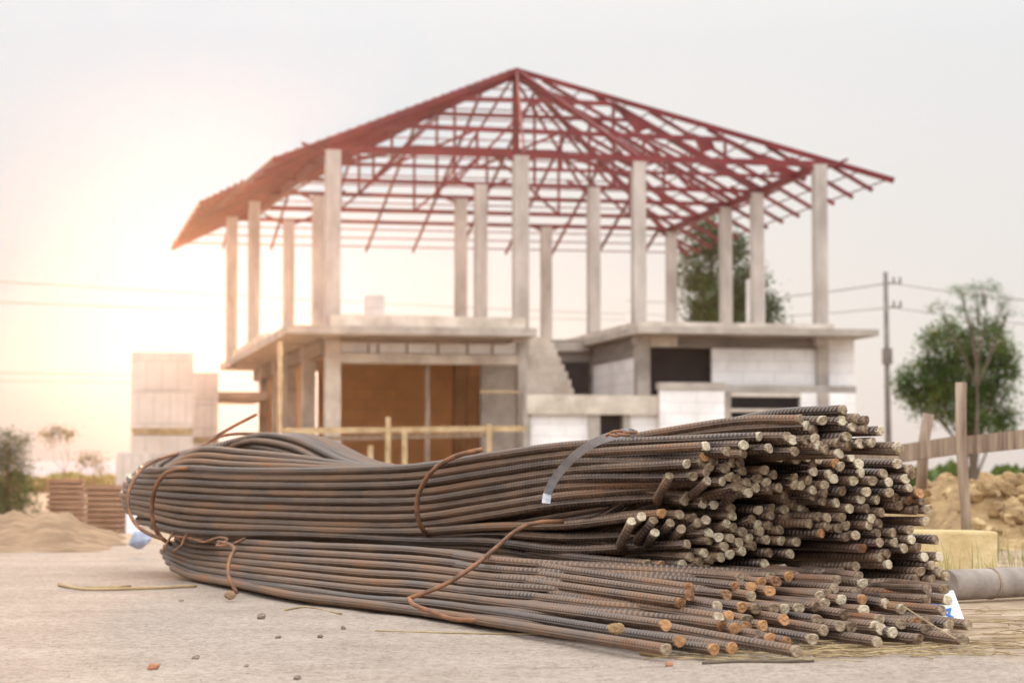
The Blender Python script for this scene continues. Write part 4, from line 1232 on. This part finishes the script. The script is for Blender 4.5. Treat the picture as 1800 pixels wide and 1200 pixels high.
def straw_piece(b, p, a, L_, r, lift=.002, bend=.0, rn=random):
    d = Vector((math.cos(a), math.sin(a), 0)); n_ = Vector((-d.y, d.x, 0))
    pts2 = [p + d * (L_ * (t - .5)) + n_ * (bend * math.sin(math.pi * t)) + Vector((0, 0, lift + lift * math.sin(3.1 * t))) for t in (0, .25, .5, .75, 1)]
    b.tube(pts2, r, n=4)
b = MB()
for i in range(150):
    px, py = rn.uniform(1420, 1860), 1150 - 85 * rn.random() ** 1.2
    if px < 1700: py = rn.uniform(1128, 1150)
    v = onroad(px, py); straw_piece(b, v, rn.gauss(0.1, .5), rn.uniform(.02, .16), rn.uniform(.0004, .0011), rn.uniform(.001, .006), rn.gauss(0, .01))
for i in range(60):
    v = onroad(rn.uniform(1180, 1500), rn.uniform(1135, 1155)); straw_piece(b, v, rn.gauss(0, .3), rn.uniform(.02, .1), .0007, .002, rn.gauss(0, .006))
tag(b.build('dry_straw', M['straw']), 'dry straw litter around the right end of the pile', 'straw', kind='stuff')
def stalk(seq, r, label, m='straw'):
    b = MB(); b.tube(crom([P(*q) if len(q) == 3 else onroad(*q) + Vector((0, 0, r)) for q in seq], .02), r, n=6)
    tag(b.build('dry_stalk', M[m]), label, 'dry stalk', 'dry stalks lying on the road')
stalk([(104, 1026), (160, 1033), (250, 1031), (345, 1027)], .0042, 'thick dry stalk on the road left of the lower bend', 'plank')
stalk([(104, 1024), (150, 1030), (230, 1028)], .0035, 'short frayed stalk lying on the thick left stalk')
stalk([(1430, 1156), (1370, 1159), (1300, 1158), (1235, 1161)], .0022, 'dark twig on the road in front of the bar ends', 'bark')
stalk([(1585, 1063, 3.45), (1640, 1098, 3.35), (1680, 1122, 3.3)], .0009, 'straw hanging across the lower right bar ends')
stalk([(500, 1068), (535, 1062), (600, 1074)], .002, 'thin dry twig beside the lower bundle middle')
stalk([(660, 1104), (780, 1106), (1000, 1110)], .0016, 'long thin straw along the foot of the lower bundle')
stalk([(1128, 1143), (1150, 1146), (1172, 1148)], .0055, 'curled pale husk under the leftmost front bar end', 'plank')

b = MB()    # grass blades
for i in range(900):
    zone = rn.random()
    if zone < .45: px, Yb = rn.uniform(1600, 1860), rn.uniform(6.5, 8.5)
    elif zone < .8: px, Yb = rn.uniform(1650, 1830), rn.uniform(5.3, 6.3)
    else: px, Yb = rn.uniform(1745, 1850), rn.uniform(5.4, 7)
    if noise.noise(Vector((px * .03, Yb * 2, 0))) < .06: continue
    x = (px - 900) / F * Yb; z = gz(x, Yb); L_ = rn.uniform(.03, .15); a = rn.uniform(0, 6.28); le = rn.uniform(.1, .8)
    d = Vector((math.cos(a), math.sin(a), 0)); w_ = Vector((-d.y, d.x, 0)) * rn.uniform(.001, .0022); s0 = len(b.v)
    for t in (0, .4, .75, 1):
        c = Vector((x, Yb, z)) + d * (L_ * le * t * t) + Vector((0, 0, L_ * t * (1 - .3 * le * t)))
        b.v += [c - w_ * (1.02 - t), c + w_ * (1.02 - t)]
    for k in range(3): b.face([s0 + 2 * k, s0 + 2 * k + 1, s0 + 2 * k + 3, s0 + 2 * k + 2])
tag(b.build('grass', M['grass']), 'sparse yellow green grass at the right verge', 'grass', kind='stuff')

# ------------------------------------------------------------------ added haze volume, its sun glow imitates a lens flare at left
hz = MB().box(-135, 135, -65, 192, -1.8, 10.2)
hm = bpy.data.materials.new('haze'); hm.use_nodes = True; ht = hm.node_tree; ht.nodes.clear()
ho = ht.nodes.new('ShaderNodeOutputMaterial'); hv = ht.nodes.new('ShaderNodeVolumePrincipled')
hv.inputs['Color'].default_value = (1.0, .90, .80, 1); hv.inputs['Density'].default_value = 0.00031; hv.inputs['Anisotropy'].default_value = 0.93
ht.links.new(hv.outputs[0], ho.inputs['Volume'])
tag(hz.build('haze', hm), 'added warm haze imitating lens flare glow at the left', 'haze', kind='stuff')
